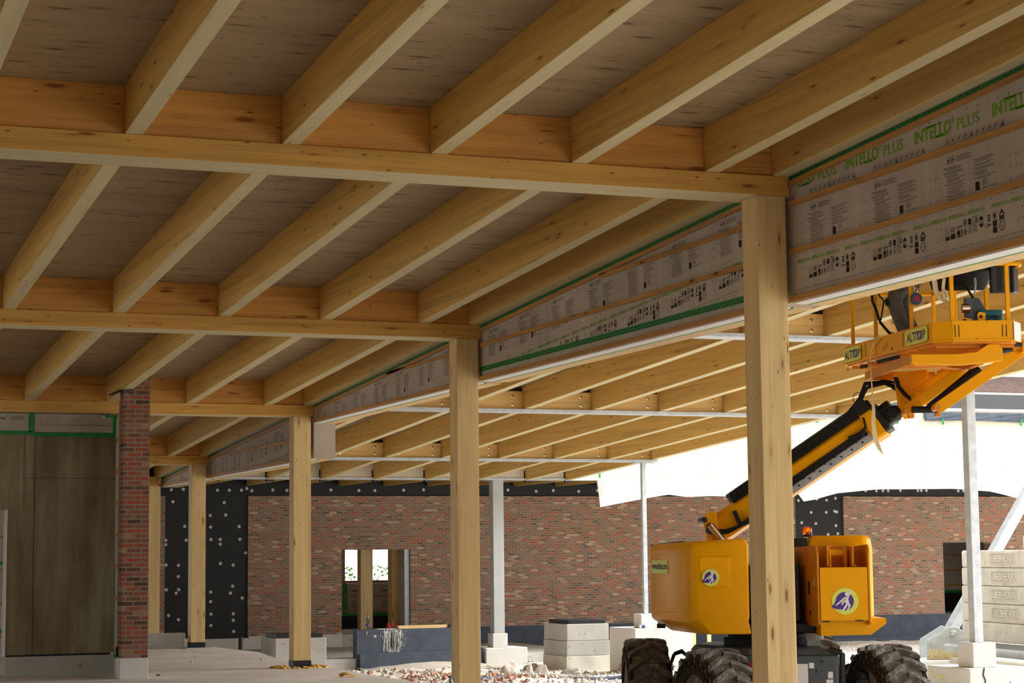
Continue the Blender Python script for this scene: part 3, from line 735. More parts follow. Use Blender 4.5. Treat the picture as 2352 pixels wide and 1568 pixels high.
# white protective tarp hanging under the facade
def tarp(label, pts, y, seed):
    """pts: (x, zbottom)"""
    vs = []; nz_ = 10; mb = MB(); P = []
    for (xa, za), (xb, zb) in zip(pts[:-1], pts[1:]):
        for i in range(8): t = i/8; P.append((xa+(xb-xa)*t, za+(zb-za)*t))
    P.append(pts[-1])
    for x, zb in P:
        for j in range(nz_+1):
            s_ = j/nz_; vs.append((x, y-.03-.05*s_*(1+math.sin(x*2.2+seed))-.02*math.sin(x*6+s_*4), 3.30+(zb-3.30)*s_))
    fs = [(i*(nz_+1)+j, (i+1)*(nz_+1)+j, (i+1)*(nz_+1)+j+1, i*(nz_+1)+j+1) for i in range(len(P)-1) for j in range(nz_)]
    mb.add(vs, fs); o = single('protective_tarp', mb, M['tarp'], label, 'tarp', (pts[0][0], y, 3.3), smooth=True)
    md = o.modifiers.new('s', 'SOLIDIFY'); md.thickness = .004
tarp('white tarp hanging left of the boom, its left corner reaching lowest', [(17.60, 3.28), (17.47, 2.65), (18.4, 2.81), (18.95, 2.90), (19.2, 2.93), (19.6, 2.88), (20.2, 2.90), (21.0, 2.88), (22.0, 2.92), (22.45, 3.0)], YF, 1)
tarp('white tarp hanging right of the boom, sagging in long arcs', [(22.4, 3.02), (22.60, 2.78), (22.95, 2.83), (23.5, 2.97), (24.5, 3.06), (26.6, 3.08), (27.6, 3.02), (28.4, 2.87), (29.4, 2.7), (30.5, 2.8)], YF, 4)

# rooms behind the doorways
def room(x0, x1, zf, tag_):
    mb = MB().box(x0-.3, x1+1.6, YB+.36, 50.3, zf-.2, zf)
    struct('floor_room', mb, M['concrete'])
    struct('ceiling_room', MB().box(x0-.3, x1+1.6, YB+.3, 50.3, 3.2, 3.3), M['clt'])
    struct('wall_room', MB().box(x0-.3, x0-.2, YB+.3, 50.3, zf, 3.3).box(x1+1.7, x1+1.8, YB+.3, 50.3, zf, 3.3), M['membrane'])
struct('floor_threshold', MB().box(13.21, 14.93, YB-.02, YB+.36, -.9, -.215), M['concrete'])
room(13.1, 15.9, -.22, 'a')
w = struct('wall_room_back', MB().box(13, 18, 50, 50.2, -.22, .93).box(13, 14.42, 50, 50.2, .93, 3.2).box(14.42, 18, 50, 50.2, 2.6, 3.2), M['membrane'], (15, 50, 0), 'printed membrane wall with an open window seen through the doorway')
ORG[w.name] = (Vector((15, 50, 0)), 'W')
part(w, 'black_upstand', MB().box(13, 18, 49.96, 49.99, -.22, .10), M['black_sheet'])
part(w, 'tape', MB().box(13, 18, 49.975, 49.995, .10, .17), M['tape_green']); part(w, 'tape', MB().box(14.36, 14.47, 49.98, 49.995, .17, .95), M['tape_green'])
part(w, 'batten', MB().box(13, 18, 49.965, 49.99, .21, .25).box(13, 18, 49.965, 49.99, .58, .61), M['batten'])
part(w, 'window_sill', MB().box(14.42, 18, 49.93, 50.2, .93, .965), M['soffit_white']); part(w, 'red_trim', MB().box(14.42, 18, 49.95, 50.2, .965, 1.01), M['red'])
mb = MB()
for x in (14.6, 15.4, 16.2):
    for i in range(8): mb.add([(x, 49.995, .32+.025*i), (x+.42, 49.995, .32+.025*i), (x+.42, 49.995, .326+.025*i), (x, 49.995, .326+.025*i)], ((0,1,2,3),))
    for i in range(6): mb.add([(x+.06*i, 49.995, .73), (x+.04+.06*i, 49.995, .73), (x+.04+.06*i, 49.995, .77), (x+.06*i, 49.995, .77)], ((0,1,2,3),))
part(w, 'black_lettering', mb, M['pen_black'])
for i, (x, wd_) in enumerate(((13.88, .30), (14.66, .28))):
    single('timber_stud', MB().box(x, x+wd_, 46.75, 47.05, -.22, 3.2), M['glulam_z'], ('timber stud standing in the middle of the doorway' , 'timber stud at the right side of the doorway')[i], 'stud', (x, 47, 0), group='timber studs in the doorway')
single('door_lining', MB().box(14.80, 14.92, YB+.05, YB+.5, -.2, 1.79), M['steel_galv'], 'grey metal lining on the right jamb of the doorway', 'lining', (14.86, 46.3, 0))
room(29.8, 32.0, -.1, 'b')
w = struct('wall_room_back', MB().box(29.6, 34, 49.4, 49.6, -.1, 3.2), M['membrane'], (31, 49.4, 0), 'membrane wall seen in the right doorway'); ORG[w.name] = (Vector((31, 49.4, 0)), 'W')
part(w, 'batten', MB().box(29.6, 34, 49.36, 49.39, .62, .66).box(29.6, 34, 49.36, 49.39, 1.05, 1.09).box(29.6, 34, 49.36, 49.39, 1.48, 1.52), M['batten'])
part(w, 'black_upstand', MB().box(29.6, 34, 49.35, 49.39, -.1, .42), M['black_sheet']); part(w, 'tape', MB().box(29.6, 34, 49.35, 49.385, .42, .5), M['tape_green'])
# what lies beyond the window: pale tarpaulined mound and plants
mb = MB(); vs = []; fs = []
for i in range(31):
    for j in range(13):
        x = 13+i*.5; y = 54.5+j*.7; h = max(0, 3.3*min(1, (x-13.6)/4.6))*math.sin(PI*min(1, j/12*.9+.05)); vs.append((x, y, .9+h+.12*noise.noise(Vector((x, y, 1)))))
for i in range(30):
    for j in range(12): a = i*13+j; fs.append((a, a+13, a+14, a+1))
mb.add(vs, fs); single('spoil_mound', mb, M['tarp'], 'white covered mound outside, seen through the doorway and window', 'mound', (20, 58, .9), smooth=True)
mb = MB(); rr = random.Random(5)
for i in range(700):
    x = rr.uniform(14.5, 21); y = rr.uniform(53.0, 54.3); z = .75+rr.random()**1.6*(.62 if x < 17 else .45)
    d = Vector((rr.uniform(-1,1), rr.uniform(-1,1), rr.uniform(-.3,1))).normalized()*.07; e = d.cross(Vector((rr.random(), rr.random(), rr.random()))).normalized()*.03
    c = Vector((x, y, z)); mb.add([c-d, c+e, c+d, c-e], ((0,1,2,3),))
single('weeds', mb, M['leaf'], 'strip of green weeds outside behind the doorway window', 'weeds', (18, 53.6, .8))['kind'] = 'stuff'
struct('ground_back', MB().box(5, 34, 50.4, 64, .4, .78), M['sand'])
# house farther back, seen through the upper window strip
hb = thing('brick_house', 'brown brick house with white window seen through the upper window strip', 'building', (41, 62, 0))
part(hb, 'wall', MB().box(24, 60, 62, 63, -.5, 9.6), M['brick_far'])
part(hb, 'lower_wall', MB().box(24, 60, 61.6, 61.95, -.5, 7.3), M['plastic_black'], 'dark lower band')
part(hb, 'string_course', MB().box(24, 60, 61.7, 61.98, 7.3, 7.38).box(41.3, 60, 61.8, 61.98, 8.0, 8.1), M['concrete_old'])
for x0, x1, z0, z1 in ((43.0, 44.3, 8.22, 9.2), (38.9, 39.7, 8.0, 9.1), (35.4, 36.2, 8.0, 9.1)):
    f = part(hb, 'window', MB().box(x0, x1, 61.9, 61.97, z0, z1), M['soffit_white'])
    part(f, 'pane', MB().box(x0+.1, (x0+x1)/2-.05, 61.88, 61.9, z0+.1, z1-.1).box((x0+x1)/2+.05, x1-.1, 61.88, 61.9, z0+.1, z1-.1), M['pale_roof'])
part(hb, 'roof', MB().prism([(61.4, 9.6), (66, 12.5), (66, 9.6)], 24, 60, lambda a, b, d: (d, a, b)), M['pale_roof'])

# ------------------------------------------------------------------ low black wall and what stands on it
lw = single('low_wall', MB().box(11.93, 14.7, 40.5, 40.78, -1.1, .095).box(11.98, 14.7, 40.42, 40.5, -1.1, -.40), M['bitumen'], 'low blue black coated block wall with white splash, left of the second timber column', 'wall', (13, 40.5, -1), bevel=.006)
ORG[lw.name] = (Vector((13, 40.5, -1)), 'W')
mb = MB(); rr = random.Random(11)
for i in range(320):
    c = rr.gauss(0, .11); x = 12.72+c; L = rr.uniform(.05, .5)*max(.15, 1-abs(c)*3); z = .09-rr.random()**1.7*.35; wv = rr.uniform(.002, .007)
    mb.box(x, x+wv, 40.494, 40.4995, max(-.39, z-L), z)
part(lw, 'plaster_splash', mb, M['label_white'], 'white splash running down')
mb = MB(); mb.box(12.14, 12.16, 40.494, 40.499, -.02, .06).box(12.30, 12.36, 40.494, 40.499, -.07, -.02); part(lw, 'chip', mb, M['concrete'])
bt = thing('water_bottle', 'clear plastic water bottle standing on the low black wall', 'bottle', (12.2, 40.6, .096))
part(bt, 'bottle_body', MB().lathe([(.001,.096),(.042,.097),(.045,.11),(.045,.20),(.038,.225),(.045,.25),(.045,.30),(.042,.34),(.016,.385),(.014,.40)], c=(12.2,40.6,0), n=18), M['pet'], smooth=True)
part(bt, 'bottle_label', MB().lathe([(.0462,.21-.03),(.0462,.21)], c=(12.2,40.6,0), n=18), M['purple'])
part(bt, 'bottle_cap', MB().lathe([(.017,.395),(.017,.42),(0,.42)], c=(12.2,40.6,0), n=12), M['red'])
mb = MB(); rr = random.Random(2)
for i in range(9):
    a = rr.uniform(0, 6.28); c = Vector((12.70+.05*math.cos(a), 40.62+.03*math.sin(a), .115+rr.random()*.08)); mb.lathe([(.001,-.02),(.034,-.012),(.020,.022),(.001,.05)], n=5, mat=Matrix.Translation(c) @ Matrix.Rotation(rr.uniform(-1,1), 4, 'X'))
single('crumpled_bag', mb, M['red'], 'crumpled red bag lying on the low black wall', 'bag', (12.7, 40.62, .1))
single('paper_sheet', MB().box(12.42, 12.80, 40.52, 40.74, .0955, .104), M['label_white'], 'flat white board offcut under the red bag', 'board', (12.6, 40.6, .1))
single('plank', MB().box(12.86, 13.95, 40.53, 40.70, .096, .160), M['plank'], 'pale timber plank lying on the low black wall', 'plank', (13.4, 40.6, .1), bevel=.004)
mb = MB(); mb.tube([(13.98, 40.56, .13), (14.05, 40.57, .15), (14.16, 40.6, .14)], .035, 8)
for k in range(4): mb.tube([(13.99, 40.53+.02*k, .13), (13.95-.01*k, 40.52+.025*k, .12), (13.93, 40.51+.03*k, .112)], .011, 6)
single('work_glove', mb, M['black_rubber'], 'dark work glove at the end of the plank', 'glove', (14, 40.58, .1), smooth=True)
# pipe stub and curb
single('pipe_stub', MB().lathe([(.045, -.5), (.045, -.12), (.058, -.12), (.058, -.09), (.045, -.09), (.03, -.095)], c=(10.08, 43.2, 0), n=16), M['plastic_black'], 'black pipe stub rising from the low floor before the black sheet', 'pipe', (10.08, 43.2, -.5), smooth=True)
single('concrete_curb', MB().box(5.2, 7.48, 36.45, 36.7, -.5, .265), M['concrete'], 'concrete curb wall between brick pillar and fourth timber column', 'curb', (6.5, 36.5, -.5), bevel=.01)
t = single('column_upstand', MB().box(7.0, 8.6, 40.25, 40.62, -.5, .0-.001), M['concrete'], 'concrete upstand under the farthest timber column', 'upstand', (7.8, 40.4, -.5))

# concrete bases with dark caps
b_ = thing('stub_pier', 'cast concrete block with dark cap, stones on top, right of the white post', 'block', (15.95, 37.9, -.8))
for z0, z1, e in ((-1.1, -.42, .03), (-.415, -.12, .015), (-.115, .22, 0)):
    part(b_, 'block_course', MB().box(15.46-e, 16.38+e, 37.5-e, 38.75, z0, z1), M['concrete_old'] if z0 < -.5 else M['concrete'], bevel=.012)
part(b_, 'cap', MB().box(15.51, 16.33, 37.54, 38.6, .222, .30), M['steel_dark'], bevel=.005)
b_ = thing('stub_pier', 'cast concrete block with dark cap behind the foot of the third timber column', 'block', (10.05, 38.5, -.8))
part(b_, 'block_body', MB().box(9.56, 10.58, 38.0, 39.2, -1.1, .06), M['concrete'], bevel=.012); part(b_, 'cap', MB().box(9.60, 10.52, 38.05, 39.0, .062, .135), M['steel_dark'], bevel=.005)

# ------------------------------------------------------------------ left: stained board wall and brick pillar
Y3 = 28.9
mb = MB().box(-9, 4.90, Y3, Y3+.3, 3.43, 3.53).box(3.385, 4.92, Y3, Y3+.3, .29, 3.44).box(-9, 3.385, Y3, Y3+.3, 2.33, 3.44)
w = struct('wall_board', mb, M['fibre_board'], (4, Y3, 0), 'damp stained fibre board wall left of the brick pillar'); ORG[w.name] = (Vector((4, Y3, 0)), 'W')
mb = MB().box(3.75, 3.756, Y3-.004, Y3, .29, 2.77).box(3.385, 4.9, Y3-.004, Y3, 2.772, 2.777).box(3.75, 3.754, Y3-.004, Y3, 2.777, 3.4); part(w, 'board_joint', mb, M['pen_black'])
part(w, 'overlay_board', MB().box(-9, 3.59, Y3-.022, Y3-.001, 2.33, 3.41), M['fibre_board'])
part(w, 'edge_strip', MB().box(3.37, 3.384, Y3-.01, Y3+.3, .27, 2.33), M['soffit_white'])
part(w, 'bottom_seal', MB().box(3.385, 4.85, Y3-.012, Y3+.1, .265, .29), M['black_sheet'])
struct('trim_3', MB().box(3.39, 4.92, Y3-.01, Y3+.28, 0, .265), M['concrete'], (4, Y3, 0), 'plastered plinth under the stained board wall')
mp = part(w, 'membrane_strip', MB().box(-9, 4.90, Y3-.02, Y3+.2, 3.43, 3.694), M['membrane'])
mb = MB(); mb.box(3.80, 4.85, Y3-.023, Y3-.0205, 3.53, 3.533)
for i in range(13): mb.box(3.83+.078*i, 3.834+.078*i, Y3-.023, Y3-.0205, 3.53, 3.575 if i % 5 == 0 else 3.552)
for i in range(18): mb.box(3.83+.055*i, 3.855+.055*i, Y3-.023, Y3-.0205, 3.60, 3.603)
vs, fs = text_fit('NF', .06, .05, .02); mb.add([(3.27+x, Y3-.022, 3.60+z) for x, z in vs], fs)
for i in range(5): mb.box(3.40, 3.60-.02*(i % 2), Y3-.023, Y3-.0205, 3.60+.012*i, 3.603+.012*i)
part(mp, 'black_lettering', mb, M['pen_black'])
mb = MB().box(3.655, 3.74, Y3-.028, Y3-.022, 3.43, 3.69).box(-9, 3.70, Y3-.028, Y3-.021, 3.39, 3.445).box(3.70, 4.90, Y3-.028, Y3-.021, 3.365, 3.425).box(4.85, 4.905, Y3-.03, Y3-.021, 3.40, 3.69).box(4.68, 4.88, Y3-.029, Y3-.021, 3.655, 3.69)
part(w, 'tape', mb, M['tape_green'])
mb = MB(); rr = random.Random(4)
for i in range(17):
    x = 3.74+.065*i; mb.bar((x, Y3-.0285, 3.385+rr.uniform(-.003,.003)), (x+.035, Y3-.0285, 3.39), .002, .006, (0,1,0)); mb.bar((x+.02, Y3-.0285, 3.408), (x+.05, Y3-.0285, 3.412), .002, .006, (0,1,0))
for i in range(8):
    x = 3.2+.06*i; mb.bar((x, Y3-.0285, 3.42), (x+.035, Y3-.0285, 3.424), .002, .006, (0,1,0))
part(w, 'tape_print', mb, M['tape_ink'])
for x in (3.30, 4.71):
    single('sheet_bracket', MB().box(x-.025, x+.025, Y3-.05, Y3-.023, 3.635, 3.672).box(x-.022, x+.022, Y3-.06, Y3-.023, 3.68, 3.686), M['steel_galv'], 'small zinc bracket below the third girder, %s end of the membrane strip' % ('left' if x < 4 else 'right'), 'bracket', (x, Y3, 3.64), group='zinc brackets')
# pillar
PX0, PX1, PY = 4.72, 5.10, 27.35
bp = thing('brick_pillar', 'tall red brick pillar end rising between ceiling joists at the left', 'pillar', (4.9, 27.5, 0))
zj = zg(PY)-.003
part(bp, 'brick_face', MB().box(PX0+.02, PX1, PY, PY+.30, .283, zj-.01).box(4.868, PX1, PY, PY+.30, zj-.01, zd(PY+.3)-.004), M['brick_pillar'])
part(bp, 'plinth', MB().box(PX0, PX1+.003, PY-.01, PY+.32, 0, .28), M['concrete_white'], bevel=.008)
RA, RB = Vector((PX0+.008, PY+.315)), Vector((4.895, Y3-.035)); rd = (RB-RA).normalized(); rn = Vector((-rd.y, rd.x))
part(bp, 'plinth', MB().prism([(RA.x, PY+.33), (PX1-.01, PY+.33), (PX1-.01, Y3-.035), (RB.x, Y3-.035)], 0, .28), M['concrete'])
part(bp, 'return_membrane', MB().prism([tuple(RA), (PX1-.01, RA.y), (PX1-.01, RB.y), tuple(RB)], .29, 3.62), M['membrane'])
def rbar(mb, t0, t1, z0, z1, off): p, q_ = RA+rd*t0+rn*off, RA+rd*t1+rn*off; return mb.bar((p.x, p.y, (z0+z1)/2), (q_.x, q_.y, (z0+z1)/2), .012, z1-z0)
RL = (RB-RA).length
for i in range(9):
    z = .62+.44*i if i else .36
    if z < 3.6: part(bp, 'batten', rbar(MB(), .01, RL-.01, z, z+.035, .007), M['batten'])
mb = rbar(MB(), RL-.25, RL-.08, .27, 1.55, .004); rbar(mb, 0, RL-.05, .245, .29, .005); part(bp, 'tape', mb, M['tape_green'])
part(bp, 'black_seal', MB().box(PX0-.004, PX0+.019, PY+.22, PY+.31, .30, .42), M['black_sheet'])
single('flashing', MB().box(PX0-.04, PX0+.14, PY+.02, PY+.9, zj-.016, zj-.004), M['steel_dark'], 'dark flashing between pillar head and joist', 'flashing', (4.7, 27.6, zj-.01))
# side room left of the board wall: printed membrane at an angle
w2 = struct('wall_side_room', MB().box(1.0, 4.6, 31.2, 31.3, 0, 3.6), M['membrane'], (2, 31.2, 0), 'printed membrane in the side room at the left edge'); ORG[w2.name] = (Vector((2, 31.2, 0)), 'W')
part(w2, 'batten', MB().box(1, 3.7, 31.16, 31.19, .45, .49).box(1, 3.7, 31.16, 31.19, .95, .99).box(1, 3.7, 31.16, 31.19, 1.45, 1.49).box(1, 3.7, 31.16, 31.19, 1.95, 1.99), M['batten'])
part(w2, 'tape', MB().box(1, 3.7, 31.17, 31.19, 1.55, 1.6).box(1, 3.7, 31.17, 31.19, .52, .58), M['tape_green'])

# ------------------------------------------------------------------ small things on the slab
mb = MB(); rr = random.Random(8)
for i in range(120):
    a = rr.uniform(0, 2*PI); rx = .30+rr.uniform(-.04, .04); c = Vector((XC+CW/2+rx*1.25*math.cos(a), YG[2]+CW/2+rx*math.sin(a), .0))
    if abs(c.x-XC-CW/2) < .17 and abs(c.y-YG[2]-CW/2) < .17: continue
    s_ = rr.uniform(.018, .035); mb.lathe([(s_, 0), (s_*.9, s_*.6), (s_*.4, s_), (0, s_*1.02)], n=6, mat=Matrix.Translation(c) @ Matrix.Rotation(rr.random()*6, 4, 'Z'))
single('foam_ring', mb, M['foam'], 'ring of orange foam crumbs round the foot of the third timber column', 'foam', (XC+CW/2, YG[2], 0), smooth=True)['kind'] = 'stuff'
mb = MB(); vs = []
for i in range(9):
    for j in range(4): vs.append((7.46+.028*i, 26.1+.03*j, .005+.028*math.sin(i*.5)*(1+.3*math.sin(j*2))+.012*j))
mb.add(vs, [(i*4+j, i*4+4+j, i*4+5+j, i*4+j+1) for i in range(8) for j in range(3)])
o = single('leaf_scrap', mb, M['batten'], 'curled brown scrap lying on the slab edge', 'scrap', (7.55, 26.1, 0)); o.modifiers.new('s', 'SOLIDIFY').thickness = .003
rr = random.Random(21)
for i, (x, y) in enumerate(((5.35, 27.9), (6.5, 31.2), (7.7, 31.5), (6.95, 33.0))):
    s_ = .03
    single('mortar_lump', MB().lathe([(s_, 0), (s_*.8, s_*.5), (0, s_*.7)], c=(x, y, .0), n=6), M['stone'] if i else M['black_sheet'], ['black lump on the slab just right of the brick pillar', 'small grey lump in the middle of the slab', 'small lump by the slab edge near the foam ring', 'small lump on the slab before the fourth column'][i], 'lump', (x, y, 0))

# ------------------------------------------------------------------ articulated boom lift (frame L: u right, v away, z up)
L0 = (2.3, 19.2, -.30)
LF = thing('boom_lift', 'yellow boom lift with raised work basket, behind the nearest timber column', 'boom lift', L0, 'L')
def rotz(a, c): return Matrix.Translation(Vector(c)) @ Matrix.Rotation(-a, 4, 'Z')
def wheel(u, v, ang, side, lab=None):
    """ang: rolling direction measured from +v towards +u; side: +1 if the rim dish faces local +x"""
    X = rotz(ang, (u, v, .235)) @ Matrix.Rotation(PI/2, 4, 'Y')     # local z of the lathe -> wheel axis
    w_ = .19; ty = MB().lathe([(.30, -w_), (.40, -w_-.005), (.465, -w_+.015), (.485, -w_*.5), (.49, 0), (.485, w_*.5), (.465, w_-.015), (.40, w_+.005), (.30, w_)], n=48, mat=X)
    t = part(LF, 'tyre', ty, M['tyre'], smooth=True)
    lg = MB(); nl = 19
    for s_ in (-1, 1):
        for k in range(nl):
            th = 2*PI*(k+(.5 if s_ > 0 else 0))/nl
            def P(r, a, x): return X @ Vector((r*math.cos(a), r*math.sin(a), x))
            secs = [(.0, .0, .105), (.07, .03, .115), (.13, .12, .12), (.197, .19, .13)]
            rows = []
            for x, off, wd in secs:
                a0 = th+off-wd/2; a1 = th+off+wd/2; ro = .53 if x < .18 else .517
                rows.append([P(.478, a0-.01, x*s_), P(ro, a0+.01, x*s_), P(ro, a1-.01, x*s_), P(.478, a1+.01, x*s_)])
            a0 = th+.20-.065; a1 = th+.20+.065
            rows.append([P(.44, a0, .203*s_), P(.505, a0, .203*s_), P(.505, a1, .203*s_), P(.44, a1, .203*s_)])
            vs = [p for r_ in rows for p in r_]; fs = [(0,1,2,3)]
            for i in range(len(rows)-1):
                for j in range(4): fs.append((i*4+j, i*4+(j+1) % 4, i*4+4+(j+1) % 4, i*4+4+j))
            fs.append(tuple(len(vs)-4+j for j in (3,2,1,0))); lg.add(vs, fs)
    part(t, 'tread_lug', lg, M['tyre'], bevel=.004)
    sw = MB()
    for s_ in (-1, 1):
        for k in range(22):
            a = 2*PI*k/22; b = 2*PI*(k+.5)/22; c = 2*PI*(k+1)/22
            for p, q in (((.345, a), (.445, b)), ((.445, b), (.345, c))):
                sw.bar(X @ Vector((p[0]*math.cos(p[1]), p[0]*math.sin(p[1]), s_*.197)), X @ Vector((q[0]*math.cos(q[1]), q[0]*math.sin(q[1]), s_*.197)), .022, .022, tuple((X.to_3x3() @ Vector((0,0,1)))))
        sw.lathe([(.30, s_*.18), (.30, s_*.208), (.355, s_*.208), (.355, s_*.18)], n=40, mat=X); sw.lathe([(.43, s_*.18), (.43, s_*.206), (.475, s_*.2), (.475, s_*.17)], n=40, mat=X)
    part(t, 'sidewall_web', sw, M['tyre_side'])
    rm = MB().lathe([(.305, -.16), (.28, -.15), (.27, -.02), (.10, -.02), (.09, -.06), (0, -.06)], n=32, mat=X).lathe([(.305, .16), (.28, .15), (.27, .0), (.12, .0), (.12, .05), (0, .05)], n=32, mat=X)
    for k in range(8): rm.lathe([(.016, 0), (.016, .04*1), (0, .04)], n=6, mat=X @ Matrix.Translation((.17*math.cos(k*PI/4), .17*math.sin(k*PI/4), 0)))
    part(LF, 'rim', rm, M['plastic_black'], smooth=True)
wheel(1.31, 20.25, -.04, 1); wheel(1.78, 18.0, -.36, 1); wheel(3.39, 18.4, -.29, -1); wheel(3.03, 20.6, -.25, 1)
# chassis
def poly_box(mb, pts, z0, z1, inset=0): return mb.prism([(p[0], p[1]) for p in pts], z0, z1)
ch = MB(); P_ = [(2.12, 18.35), (2.93, 18.22), (2.98, 18.5), (2.80, 20.1), (1.86, 20.0), (1.70, 19.5), (1.86, 18.95)]
ch.prism(P_, .02, .68); c_ = Vector((2.35, 19.2))
P2 = [tuple(c_+(Vector(p)-c_)*.93) for p in P_]
n_ = len(P_); vs = [(*p, .68) for p in P_] + [(*p, .735) for p in P2]; ch.add(vs, [(i, (i+1) % n_, n_+(i+1) % n_, n_+i) for i in range(n_)] + [tuple(range(n_, 2*n_))])
chs = part(LF, 'chassis', ch, M['chassis_grey'], bevel=.02)
mb = MB().bar((2.955, 18.23, .02), (2.965, 18.23, .70), .05, .05).bar((2.965, 18.23, .70), (2.85, 18.26, .735), .05, .05)
part(chs, 'guard_rail', mb, M['plastic_black'], bevel=.015)
fv = lambda u: 18.35-.16*(u-2.12)-.0035
for u0_, u1_, z0, z1 in ((2.545, 2.655, .42, .60), (2.665, 2.71, .56, .61), (2.83, 2.875, .47, .53), (2.815, 2.875, .42, .46)):
    part(chs, 'decal', MB().add([(u0_, fv(u0_), z0), (u1_, fv(u1_), z0), (u1_, fv(u1_), z1), (u0_, fv(u0_), z1)], ((0,1,2,3),)), M['label_white'])
mb = MB(); 
for u0_, z0 in ((2.815, .46), (2.83, .515)): mb.add([(u0_, fv(u0_)-.001, z0), (u0_+.045, fv(u0_)-.001, z0), (u0_+.045, fv(u0_)-.001, z0+.014), (u0_, fv(u0_)-.001, z0+.014)], ((0,1,2,3),))
part(chs, 'blue_mark', mb, M['blue'])
mb = MB().lathe([(.012, 0), (.012, .01), (0, .01)], n=10, mat=seg_xf((2.78, fv(2.78), .62), (2.78, 17, .62))).box(2.725, 2.737, fv(2.73)-.004, fv(2.73)+.01, .52, .555)
part(chs, 'latch', mb, M['steel_dark'])
mb = MB().bar((1.36, 20.2, .22), (2.98, 20.55, .22), .13, .16).bar((1.85, 18.05, .22), (3.33, 18.38, .22), .13, .16)
part(LF, 'axle_beam', mb, M['chassis_grey'], bevel=.02)
for u, v, du in ((1.52, 20.2, 1), (3.17, 18.36, -1), (1.97, 18.1, 1)):
    mb = MB(); mb.box(u-.05, u+.05, v-.08, v+.08, .05, .46); mb.lathe([(.07, .44), (.07, .50), (.04, .52), (0, .52)], c=(u, v, 0), n=12); mb.bar((u, v, .36), (u+.3*du, v+.05, .30), .09, .07)
    mb.tube([(u, v-.1, .12), (u+.12*du, v-.12, .10), (u+.35*du, v-.1, .12)], .03, 8)
    part(LF, 'steering_knuckle', mb, M['steel_dark'], bevel=.01)
mb = MB()
for k in range(3):
    mb.tube([(1.55+.012*k, 20.1-.03*k, .20), (1.545, 20.1-.03*k, .50), (1.58+.01*k, 20.1, .60+.012*k), (1.66, 20.05, .63+.01*k), (1.74, 20, .57), (1.80, 19.95, .50)], .014, 8)
    mb.tube([(2.98, 18.4-.03*k, .55-.02*k), (3.05, 18.42, .58), (3.13, 18.45, .53), (3.17, 18.45, .42)], .014, 8)
part(LF, 'hydraulic_hose', mb, M['black_rubber'], smooth=True)
part(LF, 'side_reflector', MB().bar((2.135, 18.30, .62), (2.20, 18.28, .35), .004, .016), M['red'])
# slewing ring and deck
part(LF, 'slewing_ring', MB().lathe([(.42, .737), (.42, .80), (.38, .80), (.38, .84), (.30, .86)], c=(2.42, 19.25, 0), n=36), M['black_rubber'])
dk = part(LF, 'turntable_deck', MB().prism([(1.75, 18.75), (3.15, 18.65), (3.2, 19.85), (2.4, 20.3), (1.6, 20.25)], .862, .95), M['steel_dark'], bevel=.01)
part(LF, 'machine_block', MB().box(2.20, 2.68, 18.75, 19.8, .955, 1.50).box(2.35, 2.62, 18.9, 19.5, 1.50, 1.62), M['plastic_black'], bevel=.02)
part(LF, 'swing_motor', MB().lathe([(.05, .80), (.09, .80), (.09, .86), (0, .86)], c=(2.79, 18.75, 0), n=16).box(2.72, 2.84, 18.7, 18.85, .74, .82), M['steel_white'])
# left hood: lofted shell
def loft(mb, levels):
    n = len(levels[0][1]); vs = [(*p, z) for z, pts in levels for p in pts]; fs = []
    for i in range(len(levels)-1):
        for k in range(n): fs.append((i*n+k, i*n+(k+1) % n, (i+1)*n+(k+1) % n, (i+1)*n+k))
    fs += [tuple(range(n-1, -1, -1)), tuple((len(levels)-1)*n+k for k in range(n))]; return mb.add(vs, fs)
def ins(pts, d):
    c = Vector((sum(p[0] for p in pts)/len(pts), sum(p[1] for p in pts)/len(pts))); return [(p[0]+(c.x-p[0])*d, p[1]+(c.y-p[1])*d) for p in pts]
H0 = [(2.155, 18.40), (1.70, 18.385), (1.625, 18.42), (1.575, 18.52), (1.33, 19.55), (1.34, 19.68), (1.45, 19.75), (2.155, 19.75)]
H1 = [(2.170, 18.42), (1.80, 18.44), (1.735, 18.50), (1.70, 18.62), (1.53, 19.50), (1.56, 19.60), (1.62, 19.66), (2.17, 19.66)]
def tilt(mb):
    mb.v = [(x, y, z + (.055*(x-1.62) if z > 1.3 else 0)) for x, y, z in mb.v]; return mb
mb = loft(MB(), [(.865, H1), (.985, ins(H0, .02)), (1.02, ins(H0, .004)), (1.64, ins(H0, .0)), (1.69, ins(H0, .02)), (1.715, ins(H0, .07))])
hd = part(LF, 'left_hood', tilt(mb), M['yellow'], smooth=True, bevel=.022)
mb = MB(); e0 = Vector((1.575, 18.52, 0)); e1 = Vector((1.33, 19.55, 0)); dd = (e1-e0).normalized(); nn = Vector((-dd.y, dd.x, 0))
if nn.x > 0: nn = -nn
for z in (1.625, 1.595, 1.085, 1.055): mb.bar(e0+dd*.03+nn*.001+Vector((0,0,z)), e1-dd*.06+nn*.001+Vector((0,0,z)), .008, .010)
mb.bar((1.72, 18.384, 1.60), (1.95, 18.392, 1.60), .008, .008); 
part(hd, 'ridge', mb, M['yellow'], bevel=.003)
part(hd, 'top_seal', tilt(MB().bar((1.345, 19.60, 1.705), (1.60, 18.9, 1.72), .02, .016)), M['plastic_black'])
part(hd, 'grip_recess', MB().box(1.36, 1.44, 19.2, 19.25, .90, .94), M['plastic_black'])
mb = MB().prism([(1.82, 1.30), (1.98, 1.30), (1.98, 1.575), (1.70, 1.575), (1.70, 1.45)], 18.378, 18.392, lambda a, b, d: (a, d, b)); part(hd, 'pressed_panel', mb, M['yellow'], bevel=.006)
